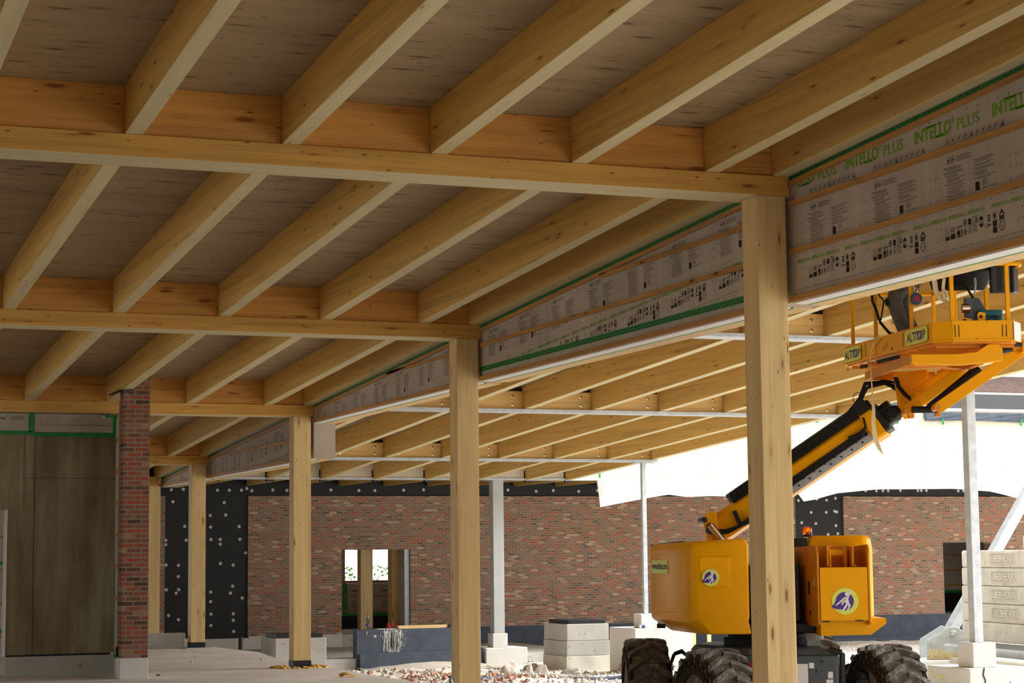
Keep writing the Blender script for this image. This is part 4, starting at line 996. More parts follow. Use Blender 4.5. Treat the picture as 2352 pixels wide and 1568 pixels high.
def on_plane(o, ex, ey):
    o = Vector(o); ex = Vector(ex); ey = Vector(ey); return lambda a, b, d=0: tuple(o+ex*a+ey*b+ex.cross(ey).normalized()*d)
def rrect(w, h, r, n=5):
    pts = []
    for cx_, cy2, a0 in ((w-r, r, -PI/2), (w-r, h-r, 0), (r, h-r, PI/2), (r, r, PI)):
        pts += [(cx_+r*math.cos(a0+PI/2*i/n), cy2+r*math.sin(a0+PI/2*i/n)) for i in range(n+1)]
    return pts
def flat(mb, f, pts, d=.0, fs=None): return mb.add([f(x, y, d) for x, y in pts], fs or (tuple(range(len(pts))),))
HERO = [[(.60,.98),(.66,.96),(.56,.74),(.50,.62),(.44,.70)], [(.44,.70),(.50,.62),(.52,.46),(.44,.36),(.36,.44),(.36,.60)], [(.36,.66),(.36,.58),(.22,.46),(.20,.34),(.25,.34),(.28,.42),(.42,.56)],
        [(.40,.40),(.48,.38),(.38,.20),(.22,.04),(.20,.08),(.30,.24)], [(.44,.40),(.52,.44),(.60,.30),(.46,.12),(.42,.14),(.50,.28)], [(.36,.70),(.40,.64),(.10,.40),(-.06,.30),(-.06,.34),(.08,.46)]]
def emblem(par, f, R):
    """round sticker: lime disc, violet disc with cape, pale flying figure"""
    circ = lambda cx_, cy2, r, n=28: [(cx_+r*math.cos(2*PI*i/n), cy2+r*math.sin(2*PI*i/n)) for i in range(n)]
    s_ = part(par, 'round_sticker', flat(MB(), f, circ(0, 0, R), .002), M['sticker'])
    mb = flat(MB(), f, circ(-.03*R, 0, R*.68), .003); flat(mb, f, [(-.60*R, .25*R), (-.2*R, -.5*R), (-.55*R, -.62*R), (-.9*R, -.5*R), (-1.02*R, -.36*R), (-.86*R, -.25*R)], .0032)
    part(s_, 'violet_disc', mb, M['purple'])
    mb = MB(); q = lambda x, y: ((x-.36)*1.75*R, (y-.50)*1.75*R)
    for pl in HERO: flat(mb, f, [q(*p) for p in pl], .0045)
    flat(mb, f, circ(*q(.44, .80), .15*R, 12), .0045)
    part(s_, 'flying_figure', mb, M['label_white'])
def wordplate(par, f, w, h, word, col, tw, th, ring=None):
    s_ = part(par, 'word_sticker', flat(MB(), f, rrect(w, h, h*.28), .002), M['sticker'])
    vs, fs = text_fit(word, tw, th, .02); mb = MB().add([f(x+(w-tw)/2, y+(h-th)/2, .0035) for x, y in vs], fs)
    part(s_, 'lettering', mb, M[col])
    if ring:
        mb = MB(); r = th*.50; c0 = ((w-tw)/2+tw*ring, h/2)
        pts = [(c0[0]+r*math.cos(2*PI*i/16), c0[1]+r*math.sin(2*PI*i/16)) for i in range(16)]; flat(mb, f, pts, .0042); part(s_, 'violet_disc', mb, M['purple'])
        mb = MB(); flat(mb, f, [(c0[0]-r*.8, c0[1]-r*.5), (c0[0]-r*.1, c0[1]-r*.2), (c0[0]-.1*r, c0[1]-r*.7), (c0[0]+.2*r, c0[1]-.1*r), (c0[0]+r*.7, c0[1]+r*.7), (c0[0]+.1*r, c0[1]+r*.35)], .005); part(s_, 'flying_figure', mb, M['label_white'])
    return s_
f = on_plane((1.80, 18.374, 1.385), (1, .0, 0), (0, 0, 1)); emblem(hd, f, .080)
ed = (e0-e1).normalized(); f = on_plane(e1+nn*.003+Vector((0, 0, 1.42))+ed*.05, ed, (0, 0, 1)); wordplate(hd, f, .52, .125, 'www.altitop.com', 'ink_dark', .47, .085)
# right hood and hinged counterweight frame
R0 = [(2.82, 19.25), (3.38, 19.2), (3.46, 19.3), (3.46, 19.75), (3.36, 19.85), (2.82, 19.85)]
mb = loft(MB(), [(.86, [(2.86, 19.2), (3.22, 19.17), (3.34, 19.25), (3.36, 19.70), (3.26, 19.8), (2.86, 19.8)]), (.98, R0), (1.64, R0), (1.72, ins(R0, .04)), (1.765, ins(R0, .14))])
rh = part(LF, 'right_hood', mb, M['yellow'], smooth=True, bevel=.03)
part(rh, 'hood_end', MB().box(2.70, 2.83, 19.25, 19.8, 1.60, 1.745), M['plastic_black'], bevel=.01)
part(LF, 'belly_pan', MB().prism([(2.80, .845), (3.26, .852), (3.40, .95), (3.40, 1.0), (2.80, 1.0)], 18.38, 19.15, lambda a, b, d: (a, d, b)), M['yellow'])
bc = part(LF, 'beacon', MB().lathe([(.055, 1.755), (.055, 1.775), (.045, 1.78)], c=(2.85, 19.4, 0), n=20), M['plastic_black'])
part(bc, 'beacon_lens', MB().lathe([(.046, 1.78), (.044, 1.84), (.034, 1.853), (0, 1.856)], c=(2.85, 19.4, 0), n=20), M['amber'], 'orange beacon lens', smooth=True)
def plate(mb, pts, o, dv, th):
    """side plate: pts (s,z) along dv from o"""
    o = Vector(o); dv = Vector(dv).normalized(); nv = Vector((dv.y, -dv.x, 0))
    return mb.prism(pts, 0, th, lambda a, b, d: tuple(o+dv*a+nv*d+Vector((0, 0, b))))
sp_ = [(0, .955), (0, 1.60), (.03, 1.65), (.08, 1.668), (1.15, 1.655), (1.15, .925), (.06, .93)]
cwf = part(LF, 'counterweight_frame', plate(MB(), sp_, (2.785, 18.29, 0), (-.075, 1.1, 0), -.022), M['yellow_worn'], bevel=.006)
part(cwf, 'side_plate', plate(MB(), [(0, .97), (0, 1.61), (.03, 1.66), (.08, 1.675), (.95, 1.66), (.95, .95), (.06, .94)], (3.225, 18.28, 0), (.03, 1.1, 0), .022), M['yellow_worn'], bevel=.006)
part(cwf, 'front_cover', MB().box(2.788, 3.222, 18.28, 18.31, .985, 1.468), M['yellow'], bevel=.005)
part(cwf, 'inner_wall', MB().box(2.80, 3.22, 18.62, 18.66, .98, 1.66), M['yellow_worn'])
part(cwf, 'shelf', MB().box(2.79, 3.22, 18.31, 18.62, 1.455, 1.465), M['yellow_worn'])
mb = MB()
for u_ in (2.86, 3.09):
    mb.prism([(18.30, 1.665), (18.56, 1.665), (18.56, 1.46), (18.33, 1.48), (18.30, 1.50)], u_, u_+.016, lambda a, b, d: (d, a, b)); mb.box(u_-.03 if u_ > 3 else u_, u_+.016 if u_ > 3 else u_+.045, 18.295, 18.33, 1.655, 1.668); mb.box(u_-.0, u_+.04, 18.30, 18.33, 1.478, 1.49)
part(cwf, 'hinge_bracket', mb, M['yellow_worn'], bevel=.003)
mb = MB()
for u_ in (2.905, 3.045): mb.prism([(18.42, 1.46), (18.56, 1.46), (18.58, 1.60), (18.52, 1.65), (18.44, 1.62)], u_, u_+.014, lambda a, b, d: (d, a, b))
mb.tube([(2.90, 18.50, 1.60), (3.06, 18.50, 1.60)], .032, 14); part(cwf, 'hinge_pin', mb, M['yellow'], smooth=True)
mb = MB()
for (u_, v_, z_) in ((2.79-.04, 18.55, 1.57), (2.79-.055, 18.85, 1.55), (2.79-.045, 18.6, 1.05), (2.79-.07, 19.0, 1.56)):
    mb.lathe([(.028, 0), (.028, .004), (0, .004)], n=14, mat=seg_xf((u_-.0, v_, z_), (u_-1, v_-.07, z_)))
mb.box(2.735, 2.741, 18.60, 18.66, 1.22, 1.34); part(cwf, 'bolt_hole', mb, M['steel_dark'])
part(cwf, 'decal', MB().box(2.752, 2.757, 18.42, 18.50, 1.30, 1.36), M['label_white'])
mb = MB().box(2.80, 2.87, 18.276, 18.285, .972, .984).box(3.10, 3.17, 18.276, 18.285, .978, .990); part(cwf, 'slot', mb, M['plastic_black'])
f = on_plane((3.012, 18.278, 1.16), (1, 0, 0), (0, 0, 1)); emblem(cwf, f, .122)

# boom
BO = Vector((1.963, 20.0, 1.81)); BD = Vector((1.62, -.55, 1.10)).normalized(); BW = Vector((-BD.y, BD.x, 0)).normalized(); BN = BD.cross(BW)*-1
if BN.z < 0: BN = -BN
def bx_(mb, s0, s1, t0, t1, w0, w1):
    vs = [BO+BD*s+BN*t+Vector((0, w, 0)) for s in (s0, s1) for t, w in ((t0, w0), (t0, w1), (t1, w1), (t1, w0))]
    return mb.add(vs, ((0,1,2,3),(7,6,5,4),(0,4,5,1),(1,5,6,2),(2,6,7,3),(3,7,4,0)))
prof = [(-.160,-.12),(-.160,.12),(-.14,.14),(.06,.15),(.115,.10),(.115,-.10),(.06,-.15),(-.14,-.14)]
def octo(mb, s0, s1, k=1.0, pr=prof, c=-.02):
    vs = [BO+BD*s+BN*((t-c)*k+c)+BW*(w*k) for s in (s0, s1) for t, w in pr]; n = len(pr)
    return mb.add(vs, [tuple(range(n-1, -1, -1)), tuple(range(n, 2*n))] + [(i, (i+1) % n, n+(i+1) % n, n+i) for i in range(n)])
bm_ = part(LF, 'boom', octo(MB(), .04, 2.06, 1.0), M['yellow'], bevel=.008)
part(bm_, 'inner_boom', octo(MB(), 2.05, 2.2, .78), M['steel_dark'], 'dark telescoping section')
mb = octo(MB(), 1.90, 2.03, 1.24)
part(bm_, 'boom_collar', mb, M['yellow'], bevel=.006); part(bm_, 'boom_mouth', octo(MB(), 2.031, 2.09, 1.12), M['plastic_black'], bevel=.006)
part(bm_, 'slide_plate', bx_(MB(), .80, 1.86, -.140, -.066, -.158, -.146), M['steel_galv'], 'grey bolted slide plate')
part(bm_, 'cable_chain', bx_(MB(), .62, 1.83, -.068, .002, -.175, -.150), M['black_rubber'], bevel=.006)
mb = MB()
for k in range(9):
    s_ = .86+.125*k; mb.lathe([(.011, 0), (.011, .007), (0, .007)], n=8, mat=seg_xf(tuple(BO+BD*s_+BN*(-.095)+BW*(-.158)), tuple(BO+BD*s_+BN*(-.095)+BW*(-1))))
    mb.lathe([(.010, 0), (.010, .007), (0, .007)], n=8, mat=seg_xf(tuple(BO+BD*(s_+.05)+BN*(-.132)+BW*(-.158)), tuple(BO+BD*(s_+.05)+BN*(-.132)+BW*(-1))))
part(bm_, 'bolt', mb, M['steel_dark'])
hc = MB(); bx_(hc, .35, 2.02, .116, .215, -.15, .15); hcn = part(LF, 'energy_chain', hc, M['black_rubber'], 'black cable chain along the top of the boom', bevel=.01)
mb = MB()
for k in range(62): bx_(mb, .36+.0265*k, .379+.0265*k, .12, .222, -.158, .158)
part(hcn, 'chain_link', mb, M['plastic_black'])
part(hcn, 'chain_guide', bx_(MB(), 1.86, 1.98, .05, .25, -.185, -.165), M['steel_dark'])
mb = MB(); rr = random.Random(6)
for k in range(9):
    o_ = rr.uniform(-.05, .05); pts = [BO+BD*s_+BN*(t_+o_*.6)+BW*(-.12+o_+.03*k*.3) for s_, t_ in ((1.75, .16), (1.95, .22), (2.12, .27+.01*k), (2.28, .25), (2.38, .16-.02*k), (2.34, .02))]
    mb.tube(pts, .011, 6)
for k in range(3): mb.tube([BO+BD*1.7+BN*(-.02)+BW*(-.19), BO+BD*1.82+BN*(-.09+.02*k)+BW*(-.21), BO+BD*1.90+BN*(-.03)+BW*(-.20), BO+BD*1.93+BN*(.06)+BW*(-.18)], .012, 6)
c_ = BO+BD*2.0+BN*.24+BW*(-.2); mb.tube([c_+Vector((.055*math.cos(a), 0, .055*math.sin(a))) for a in [2*PI*i/14 for i in range(14)]], .0035, 5)
part(LF, 'cable_bundle', mb, M['black_rubber'], smooth=True)
# base knuckle of the boom, lift cylinder, cradle
kn = [(1.80, 1.93), (1.825, 1.975), (1.86, 1.99), (1.905, 2.02), (1.935, 1.99), (1.945, 1.86), (2.02, 1.70), (1.86, 1.68), (1.83, 1.80)]
kv = lambda pts, v: [(u*v/19.05, 1.6+(z-1.6)*v/19.05 if z > 1.72 else z-.7) for u, z in pts]
mb = MB().prism(kv(kn, 19.80), 19.78, 19.82, lambda a, b, d: (a, d, b)).prism(kv(kn, 20.15), 20.14, 20.18, lambda a, b, d: (a, d, b)).prism(kv([(1.84, 1.95), (1.905, 2.01), (1.93, 1.98), (1.94, 1.80), (1.90, 1.80)], 19.9), 19.82, 20.14, lambda a, b, d: (a, d, b))
part(LF, 'boom_knuckle', mb, M['yellow'], bevel=.008)
part(LF, 'pivot_pin', MB().tube([(1.888, 19.76, 1.938), (1.888, 20.2, 1.938)], .028, 14), M['steel_dark'], smooth=True)
part(LF, 'lift_cylinder', MB().tube([(1.940, 19.74, 1.890), (2.15, 19.74, 1.62)], .036, 16), M['chrome'], 'polished steel cylinder rod', smooth=True)
part(LF, 'cylinder_eye', MB().lathe([(.055, -.005), (.055, .01), (0, .01)], n=20, mat=seg_xf((1.945, 19.76, 1.85), (1.67, 19.4, 1.87))), M['steel_dark'])
mb = MB()
for s0, t0, s1, t1 in ((.36, .02, .33, -.13), (.33, -.13, .62, -.14), (.62, -.14, .66, .02)): mb.bar(BO+BD*s0+BN*t0+BW*(-.18), BO+BD*s1+BN*t1+BW*(-.18), .05, .035)
part(bm_, 'cradle_bracket', mb, M['steel_dark'])
mb = MB()
for k in range(5): mb.tube([BO+BD*.07+BN*(.09-.01*k)+BW*(-.16), BO+BD*.08+BN*(-.02-.01*k)+BW*(-.19), BO+BD*.18+BN*(-.09-.008*k)+BW*(-.19), BO+BD*.34+BN*(-.14)+BW*(-.185), BO+BD*.5+BN*(-.17)+BW*(-.16)], .012, 6)
part(LF, 'hydraulic_hose', mb, M['black_rubber'], smooth=True)

# jib
hp = [(3.655, 3.31), (3.98, 3.34), (3.99, 3.16), (3.90, 3.04), (3.83, 2.90), (3.76, 2.86), (3.70, 2.92)]
hs = lambda v: [(u*v/19, 1.6+(z-1.6)*v/19) for u, z in hp]
mb = MB().prism(hs(19.2), 19.20, 19.225, lambda a, b, d: (a, d, b)).prism(hs(19.5), 19.50, 19.525, lambda a, b, d: (a, d, b)); mb.box(3.86, 3.89, 19.22, 19.5, 3.06, 3.34).box(3.79, 3.86, 18.7, 19.5, 2.92, 3.0)
part(LF, 'jib_head', mb, M['yellow'], bevel=.006)
part(LF, 'head_rotor', MB().lathe([(.075, -.08), (.075, .04), (.05, .08), (0, .08)], n=20, mat=seg_xf((3.70, 19.25, 2.94), (3.6, 19.0, 2.92))), M['black_rubber'], smooth=True)
mb = MB().bar((3.735, 18.83, 2.93), (4.46, 18.80, 3.44), .07, .105).bar((3.92, 18.36, 2.91), (4.74, 18.30, 3.46), .07, .105)
part(LF, 'jib_arm', mb, M['yellow'], bevel=.004)
mb = MB().bar((3.88, 19.05, 3.10), (4.30, 19.02, 3.37), .10, .12).box(3.84, 3.98, 18.92, 19.16, 3.0, 3.12); part(LF, 'jib_upper_arm', mb, M['yellow'], bevel=.006)
part(LF, 'jib_cylinder', MB().tube([(3.91, 18.6, 2.93), (4.38, 18.58, 3.30)], .050, 16).tube([(3.74, 18.6, 2.925), (4.02, 18.6, 2.925)], .032, 12), M['black_rubber'], smooth=True)
for a_, b2 in (((3.735, 18.77, 2.925), (3.735, 18.9, 2.925)), ((3.92, 18.30, 2.925), (3.92, 18.45, 2.925))): part(LF, 'jib_pin', MB().tube([a_, b2], .034, 12), M['yellow_worn'], smooth=True)
for u_, z_ in ((3.77, 2.915), (3.96, 2.91)): part(LF, 'pin_bracket', MB().box(u_, u_+.05, 18.60 if u_ > 3.9 else 18.88, 18.66 if u_ > 3.9 else 18.96, z_-.05, z_), M['yellow_worn'], bevel=.004)
for k in range(2): part(LF, 'braided_hose', MB().tube([(3.70+.02*k, 19.17, 3.28), (3.72+.02*k, 19.15, 3.19), (3.78+.02*k, 19.14, 3.11), (3.85+.015*k, 19.13, 3.05)], .013, 8), M['black_rubber'], smooth=True)

# basket
A_ = Vector((3.83, 18.0)); B_ = Vector((3.385, 20.1)); BP = [(3.83, 18.0), (3.99, 17.9), (4.535, 17.9), (4.65, 18.1), (4.30, 20.22), (3.43, 20.22), (3.385, 20.1)]
bk = part(LF, 'basket_floor', MB().prism([tuple(p) for p in ins(BP, .02)], 3.475, 3.492), M['yellow_worn'])
mb = MB()
for k in range(11): v_ = 18.05+.2*k; mb.box(3.86-.212*(v_-18)+.02, 4.60-.165*(v_-18.1)-.02, v_, v_+.02, 3.445, 3.474)
part(bk, 'floor_rib', mb, M['yellow_worn'])
mb = MB()
for a_, b2 in zip(BP, BP[1:]+BP[:1]):
    mb.bar((*a_, 3.585), (*b2, 3.585), .012, .185); mb.bar((*a_, 3.497), (*b2, 3.497), .03, .012)
tb = part(LF, 'toe_board', mb, M['yellow'])
mb = MB()
for u_ in (4.01, 4.045, 4.44, 4.475): mb.box(u_, u_+.006, 17.889, 17.893, 3.53, 3.64)
for x_, z_ in ((4.3, 3.66), (4.47, 3.545), (4.2, 3.51)): mb.box(x_, x_+.006, 17.889, 17.893, z_, z_+.008)
pA = lambda t, z: Vector((B_.x+(A_-B_).normalized().x*t, B_.y+(A_-B_).normalized().y*t, z))+Vector((-.012, -.003, 0))
for t_ in (.56, 1.50): mb.bar(pA(t_, 3.52), pA(t_, 3.66), .004, .005)
for t_, z_ in ((1.0, 3.56), (1.02, 3.53), (.85, 3.60)): mb.bar(pA(t_, z_), pA(t_+.12, z_+.05), .002, .004, (0, 0, 1))
part(tb, 'slot', mb, M['plastic_black'])
part(tb, 'end_panel', MB().bar((4.545, 17.885, 3.58), (4.652, 18.075, 3.58), .006, .17), M['label_white'], 'white reflective corner plate')
mb = MB().bar((3.665, 18.75, 3.44), (3.56, 19.25, 3.44), .02, .035).bar((3.50, 19.55, 3.43), (3.47, 19.7, 3.43), .02, .03); part(tb, 'rubber_pad', mb, M['black_rubber'])
ex = (A_-B_).normalized(); f0 = pA(1.56, 3.515); f = on_plane(f0+Vector((-.004, 0, 0)), (ex.x, ex.y, 0), (0, 0, 1)); wordplate(tb, f, .52, .145, 'ALTITOP', 'ink_dark', .42, .085, .69)
f0 = pA(.015, 3.51); f = on_plane(f0+Vector((-.004, 0, 0)), (ex.x, ex.y, 0), (0, 0, 1)); wordplate(tb, f, .45, .14, 'ALTITOP', 'ink_dark', .41, .085, .69)
def rail(par, name, pts, r=.02):
    mb = MB()
    for a_, b2 in zip(pts[:-1], pts[1:]): mb.tube([a_, b2], r, 10)
    return part(par, name, mb, M['yellow'], smooth=True)
TOP = 4.44; MID = 4.19
for u_, v_ in ((4.0, 17.93), (4.505, 17.93), (3.735, 18.45), (3.555, 19.3), (3.46, 20.05), (4.30, 20.12), (4.535, 18.85), (4.40, 19.6)):
    part(LF, 'rail_post', MB().box(u_-.018, u_+.018, v_-.018, v_+.018, 3.50, TOP), M['yellow'], bevel=.004)
rail(LF, 'mid_rail', [(3.46, 20.05, MID), (3.555, 19.3, MID), (3.735, 18.45, MID), (3.735, 18.45, MID)]); rail(LF, 'mid_rail', [(3.46, 20.08, MID+.02), (4.30, 20.12, MID+.02), (4.40, 19.6, MID+.02)])
rail(LF, 'mid_rail', [(4.22, 17.93, MID+.01), (4.62, 17.93, MID+.01), (4.65, 18.02, MID+.01), (4.535, 18.85, MID+.01)], .02)
rail(LF, 'top_rail', [(3.46, 20.05, TOP), (3.555, 19.3, TOP), (3.735, 18.45, TOP), (3.83, 18.0, TOP), (4.0, 17.93, TOP), (4.505, 17.93, TOP), (4.62, 18.08, TOP), (4.535, 18.85, TOP), (4.30, 20.12, TOP), (3.46, 20.05, TOP)], .022)
# underframe
ub = [(3.63, 3.30), (4.10, 3.285), (4.455, 3.32), (4.46, 3.43), (4.42, 3.475), (4.33, 3.472), (4.22, 3.40), (4.06, 3.385), (3.63, 3.385)]
mb = MB().prism(ub, 17.98, 18.10, lambda a, b, d: (a, d, b)); part(LF, 'support_beam', mb, M['yellow'], bevel=.006)
mb = MB().bar((3.645, 18.06, 3.345), (3.505, 19.62, 3.335), .03, .085).bar((3.505, 19.62, 3.335), (4.2, 19.7, 3.335), .03, .085).bar((4.28, 18.1, 3.34), (4.25, 19.7, 3.34), .06, .09).bar((3.64, 18.08, 3.30), (4.2, 18.6, 3.30), .08, .012)
part(LF, 'underframe', mb, M['yellow_worn'], bevel=.004)
mb = MB().bar((4.45, 18.35, 3.45), (4.76, 18.25, 3.50), .16, .07).box(4.68, 4.77, 18.15, 18.35, 3.41, 3.50); part(LF, 'basket_mount', mb, M['yellow'], bevel=.008)
part(LF, 'mount_buffer', MB().box(4.58, 4.66, 18.05, 18.13, 3.455, 3.49).tube([(4.45, 18.2, 3.42), (4.6, 18.18, 3.45)], .03, 10), M['plastic_black'])
# control console, bracket, lugs, document box
mb = MB().prism([(18.05, 4.16), (18.45, 4.02), (18.55, 4.10), (18.55, 4.22), (18.10, 4.34), (18.02, 4.26)], 3.93, 4.44, lambda a, b, d: (d, a, b)); cc = part(LF, 'control_console', mb, M['plastic_black'], bevel=.02)
part(cc, 'control_cable', MB().tube([(4.10, 18.3, 4.06), (4.20, 18.28, 4.06), (4.25, 18.26, 3.97), (4.27, 18.25, 3.93)], .011, 8), M['black_rubber'], smooth=True)
part(cc, 'cable_gland', MB().tube([(4.28, 18.2, 4.14), (4.285, 18.2, 4.05)], .012, 8).tube([(4.285, 18.2, 4.05), (4.28, 18.22, 3.96)], .009, 8), M['steel_galv'], smooth=True)
part(LF, 'grey_bracket', MB().prism([(4.20, 3.68), (4.47, 3.68), (4.33, 3.93), (4.25, 3.94), (4.20, 3.90)], 18.27, 18.30, lambda a, b, d: (a, d, b)).box(4.19, 4.25, 18.2, 18.3, 3.62, 3.93), M['chassis_grey'], bevel=.004)
part(LF, 'horn', MB().tube([(4.14, 18.15, 3.82), (4.21, 18.15, 3.82)], .042, 18), M['chrome'], smooth=True)
mb = MB().prism([(4.09, 3.66), (4.19, 3.66), (4.19, 3.70), (4.11, 3.715), (4.085, 3.70)], 17.96, 17.975, lambda a, b, d: (a, d, b)).prism([(4.24, 3.66), (4.31, 3.66), (4.31, 3.755), (4.25, 3.765), (4.235, 3.74)], 17.96, 17.975, lambda a, b, d: (a, d, b)); part(LF, 'anchor_lug', mb, M['yellow'], bevel=.004)
part(LF, 'lug_hole', MB().tube([(4.268, 17.955, 3.72), (4.268, 17.958, 3.72)], .016, 12).tube([(4.12, 17.955, 3.69), (4.12, 17.958, 3.69)], .013, 12), M['black_sheet'])

# things in and on the basket
t = thing('tool_case', 'teal tool case standing in the right corner of the basket', 'tool case', (4.38, 18.5, 3.494), 'L')
part(t, 'case_body', MB().box(4.315, 4.52, 18.18, 18.70, 3.494, 3.74), M['teal'], bevel=.012); part(t, 'case_lid', MB().box(4.31, 4.525, 18.175, 18.705, 3.742, 3.81), M['teal'], bevel=.018)
part(t, 'latch', MB().box(4.36, 4.39, 18.165, 18.175, 3.71, 3.76).box(4.45, 4.48, 18.165, 18.175, 3.71, 3.76), M['plastic_black'])
t = thing('black_case', 'flat black case hanging at the right end of the basket rail', 'case', (4.6, 18.2, 4.4), 'L')
mb = MB().bar((4.37, 17.995, 4.10), (4.56, 18.04, 4.10), .05, .32).bar((4.58, 18.05, 4.12), (4.66, 18.2, 4.12), .05, .34)
part(t, 'case_body', mb, M['plastic_black'], bevel=.015)
t = thing('fall_arrest_reel', 'blue and red fall arrest reel hanging from the basket rail', 'reel', (3.78, 18.42, 4.15), 'L')
X = seg_xf((3.775, 18.40, 3.945), (3.775, 18.0, 3.945))
part(t, 'reel_housing', MB().lathe([(.03, -.025), (.055, -.02), (.058, .0), (.055, .02), (.03, .025), (0, .026)], n=10, mat=X), M['blue'], bevel=.004)
part(t, 'reel_face', MB().lathe([(.032, .0255), (.032, .029), (.018, .029), (.018, .031), (.009, .031), (0, .031)], n=12, mat=X), M['red'], 'red centre face')
part(t, 'carabiner', MB().tube([(3.76, 18.40, 4.01), (3.755, 18.40, 4.03), (3.765, 18.40, 4.05), (3.785, 18.40, 4.04), (3.785, 18.40, 4.01), (3.77, 18.40, 4.0)], .006, 8).bar((3.765, 18.40, 4.04), (3.735, 18.42, 4.17), .02, .012).bar((3.785, 18.40, 4.05), (3.815, 18.42, 4.17), .022, .012), M['chrome'], smooth=True)
def ribbon(pts, w, nv=(1, 0, 0)):
    mb = MB(); vs = []
    for i, (p, ww) in enumerate(zip(pts, w if isinstance(w, list) else [w]*len(pts))): p = Vector(p); vs += [p-Vector(nv)*ww/2, p+Vector(nv)*ww/2]
    mb.add(vs, [(2*i, 2*i+1, 2*i+3, 2*i+2) for i in range(len(pts)-1)]); return mb
o = single('webbing_strap', ribbon([(3.555, 19.17, 3.70), (3.535, 19.15, 3.66), (3.50, 19.13, 3.60), (3.47, 19.13, 3.54), (3.462, 19.14, 3.42), (3.47, 19.15, 3.28), (3.475, 19.15, 3.12), (3.48, 19.14, 2.96), (3.475, 19.14, 2.82), (3.49, 19.14, 2.68), (3.53, 19.14, 2.58), (3.56, 19.14, 2.535)],
    [.012, .03, .028, .012, .006, .008, .018, .034, .04, .05, .035, .004]), M['webbing'], 'long cream webbing strap hanging from the left side of the basket', 'strap', (3.5, 19.1, 3.7), 'L'); o.modifiers.new('s', 'SOLIDIFY').thickness = .003
mb = ribbon([(3.92, 18.25, 4.30), (3.915, 18.25, 4.12), (3.925, 18.24, 4.0), (3.96, 18.23, 3.92), (4.02, 18.22, 3.885)], .048)
mb2 = ribbon([(4.03, 18.22, 3.885), (4.00, 18.2, 3.92), (3.985, 18.2, 4.02), (4.0, 18.2, 4.12), (3.985, 18.2, 4.28)], .03); mb.add(mb2.v, mb2.f)
mb2 = ribbon([(4.0, 18.19, 4.0), (4.04, 18.18, 3.9), (4.06, 18.17, 3.78), (4.065, 18.16, 3.66)], [.015, .02, .014, .01]); mb.add(mb2.v, mb2.f)
o = single('webbing_strap', mb, M['webbing'], 'looped cream webbing straps hanging from the control console', 'strap', (3.95, 18.2, 4.3), 'L'); o.modifiers.new('s', 'SOLIDIFY').thickness = .003
mb = MB().tube([(3.53, 19.2, 4.18), (3.505, 19.19, 4.13), (3.51, 19.19, 4.03), (3.545, 19.19, 3.94), (3.56, 19.19, 3.88), (3.58, 19.19, 3.82), (3.66, 19.19, 3.72), (3.74, 19.18, 3.66)], .014, 8).tube([(3.54, 19.2, 4.16), (3.58, 19.19, 4.08), (3.62, 19.18, 4.03), (3.60, 19.18, 3.92), (3.585, 19.18, 3.84)], .008, 8)
single('safety_lanyard', mb, M['black_rubber'], 'black safety lanyard looped over the left basket rail', 'lanyard', (3.53, 19.2, 4.18), 'L', smooth=True)

# ------------------------------------------------------------------ the worker crouching in the basket
PO = (3.85, 19.05, 3.494)
pr = thing('person', 'person in dark grey work trousers in the lift basket, legs seen below the membrane wall', 'person', PO, 'L')
def skin_mesh(name, joints, edges, mat, par, root=0, sub=2):
    """joints: (x,y,z,r[,r2]) in frame L"""
    me = bpy.data.meshes.new(name); o0 = Vector(PO); me.from_pydata([tuple(Vector(j[:3])-o0) for j in joints], edges, []); me.materials.append(mat)
    o = bpy.data.objects.new(name, me); COL.objects.link(o); o.parent = par
    sk = o.modifiers.new('skin', 'SKIN'); sk.use_smooth_shade = True
    for i, j in enumerate(joints):
        d = me.skin_vertices[0].data[i]; d.radius = (j[3], j[4] if len(j) > 4 else j[3]); d.use_root = (i == root)
    s_ = o.modifiers.new('sub', 'SUBSURF'); s_.levels = sub; s_.render_levels = sub; return o
hipL, hipR = (3.83, 18.96, 4.23), (3.90, 19.16, 4.23); pel = (3.88, 19.06, 4.26); ch1 = (3.95, 19.0, 4.40); ch2 = (4.02, 18.94, 4.50); nk = (4.03, 18.90, 4.565); hdp = (4.02, 18.86, 4.66)
knL, anL = (3.66, 18.92, 4.02), (3.79, 18.93, 3.62); knR, anR = (3.80, 19.24, 4.0), (3.94, 19.22, 3.62)
shL, shR = (3.96, 18.80, 4.48), (4.10, 19.08, 4.48); elL, elR = (3.84, 18.62, 4.36), (4.24, 18.96, 4.34); haL, haR = (3.76, 18.50, 4.45), (4.20, 18.72, 4.42)
J = [(*pel, .13, .11), (*ch1, .13, .11), (*ch2, .14, .11), (*nk, .055), (4.025, 18.88, 4.61, .06), (*hdp, .085, .095), (4.015, 18.85, 4.725, .07), (*shL, .06), (*elL, .043), (*haL, .027), (*shR, .06), (*elR, .043), (*haR, .027),
     (*hipL, .085), (*knL, .058), (*anL, .04), (*hipR, .085), (*knR, .058), (*anR, .04)]
E_ = [(0,1),(1,2),(2,3),(3,4),(4,5),(5,6),(2,7),(7,8),(8,9),(2,10),(10,11),(11,12),(0,13),(13,14),(14,15),(0,16),(16,17),(17,18)]
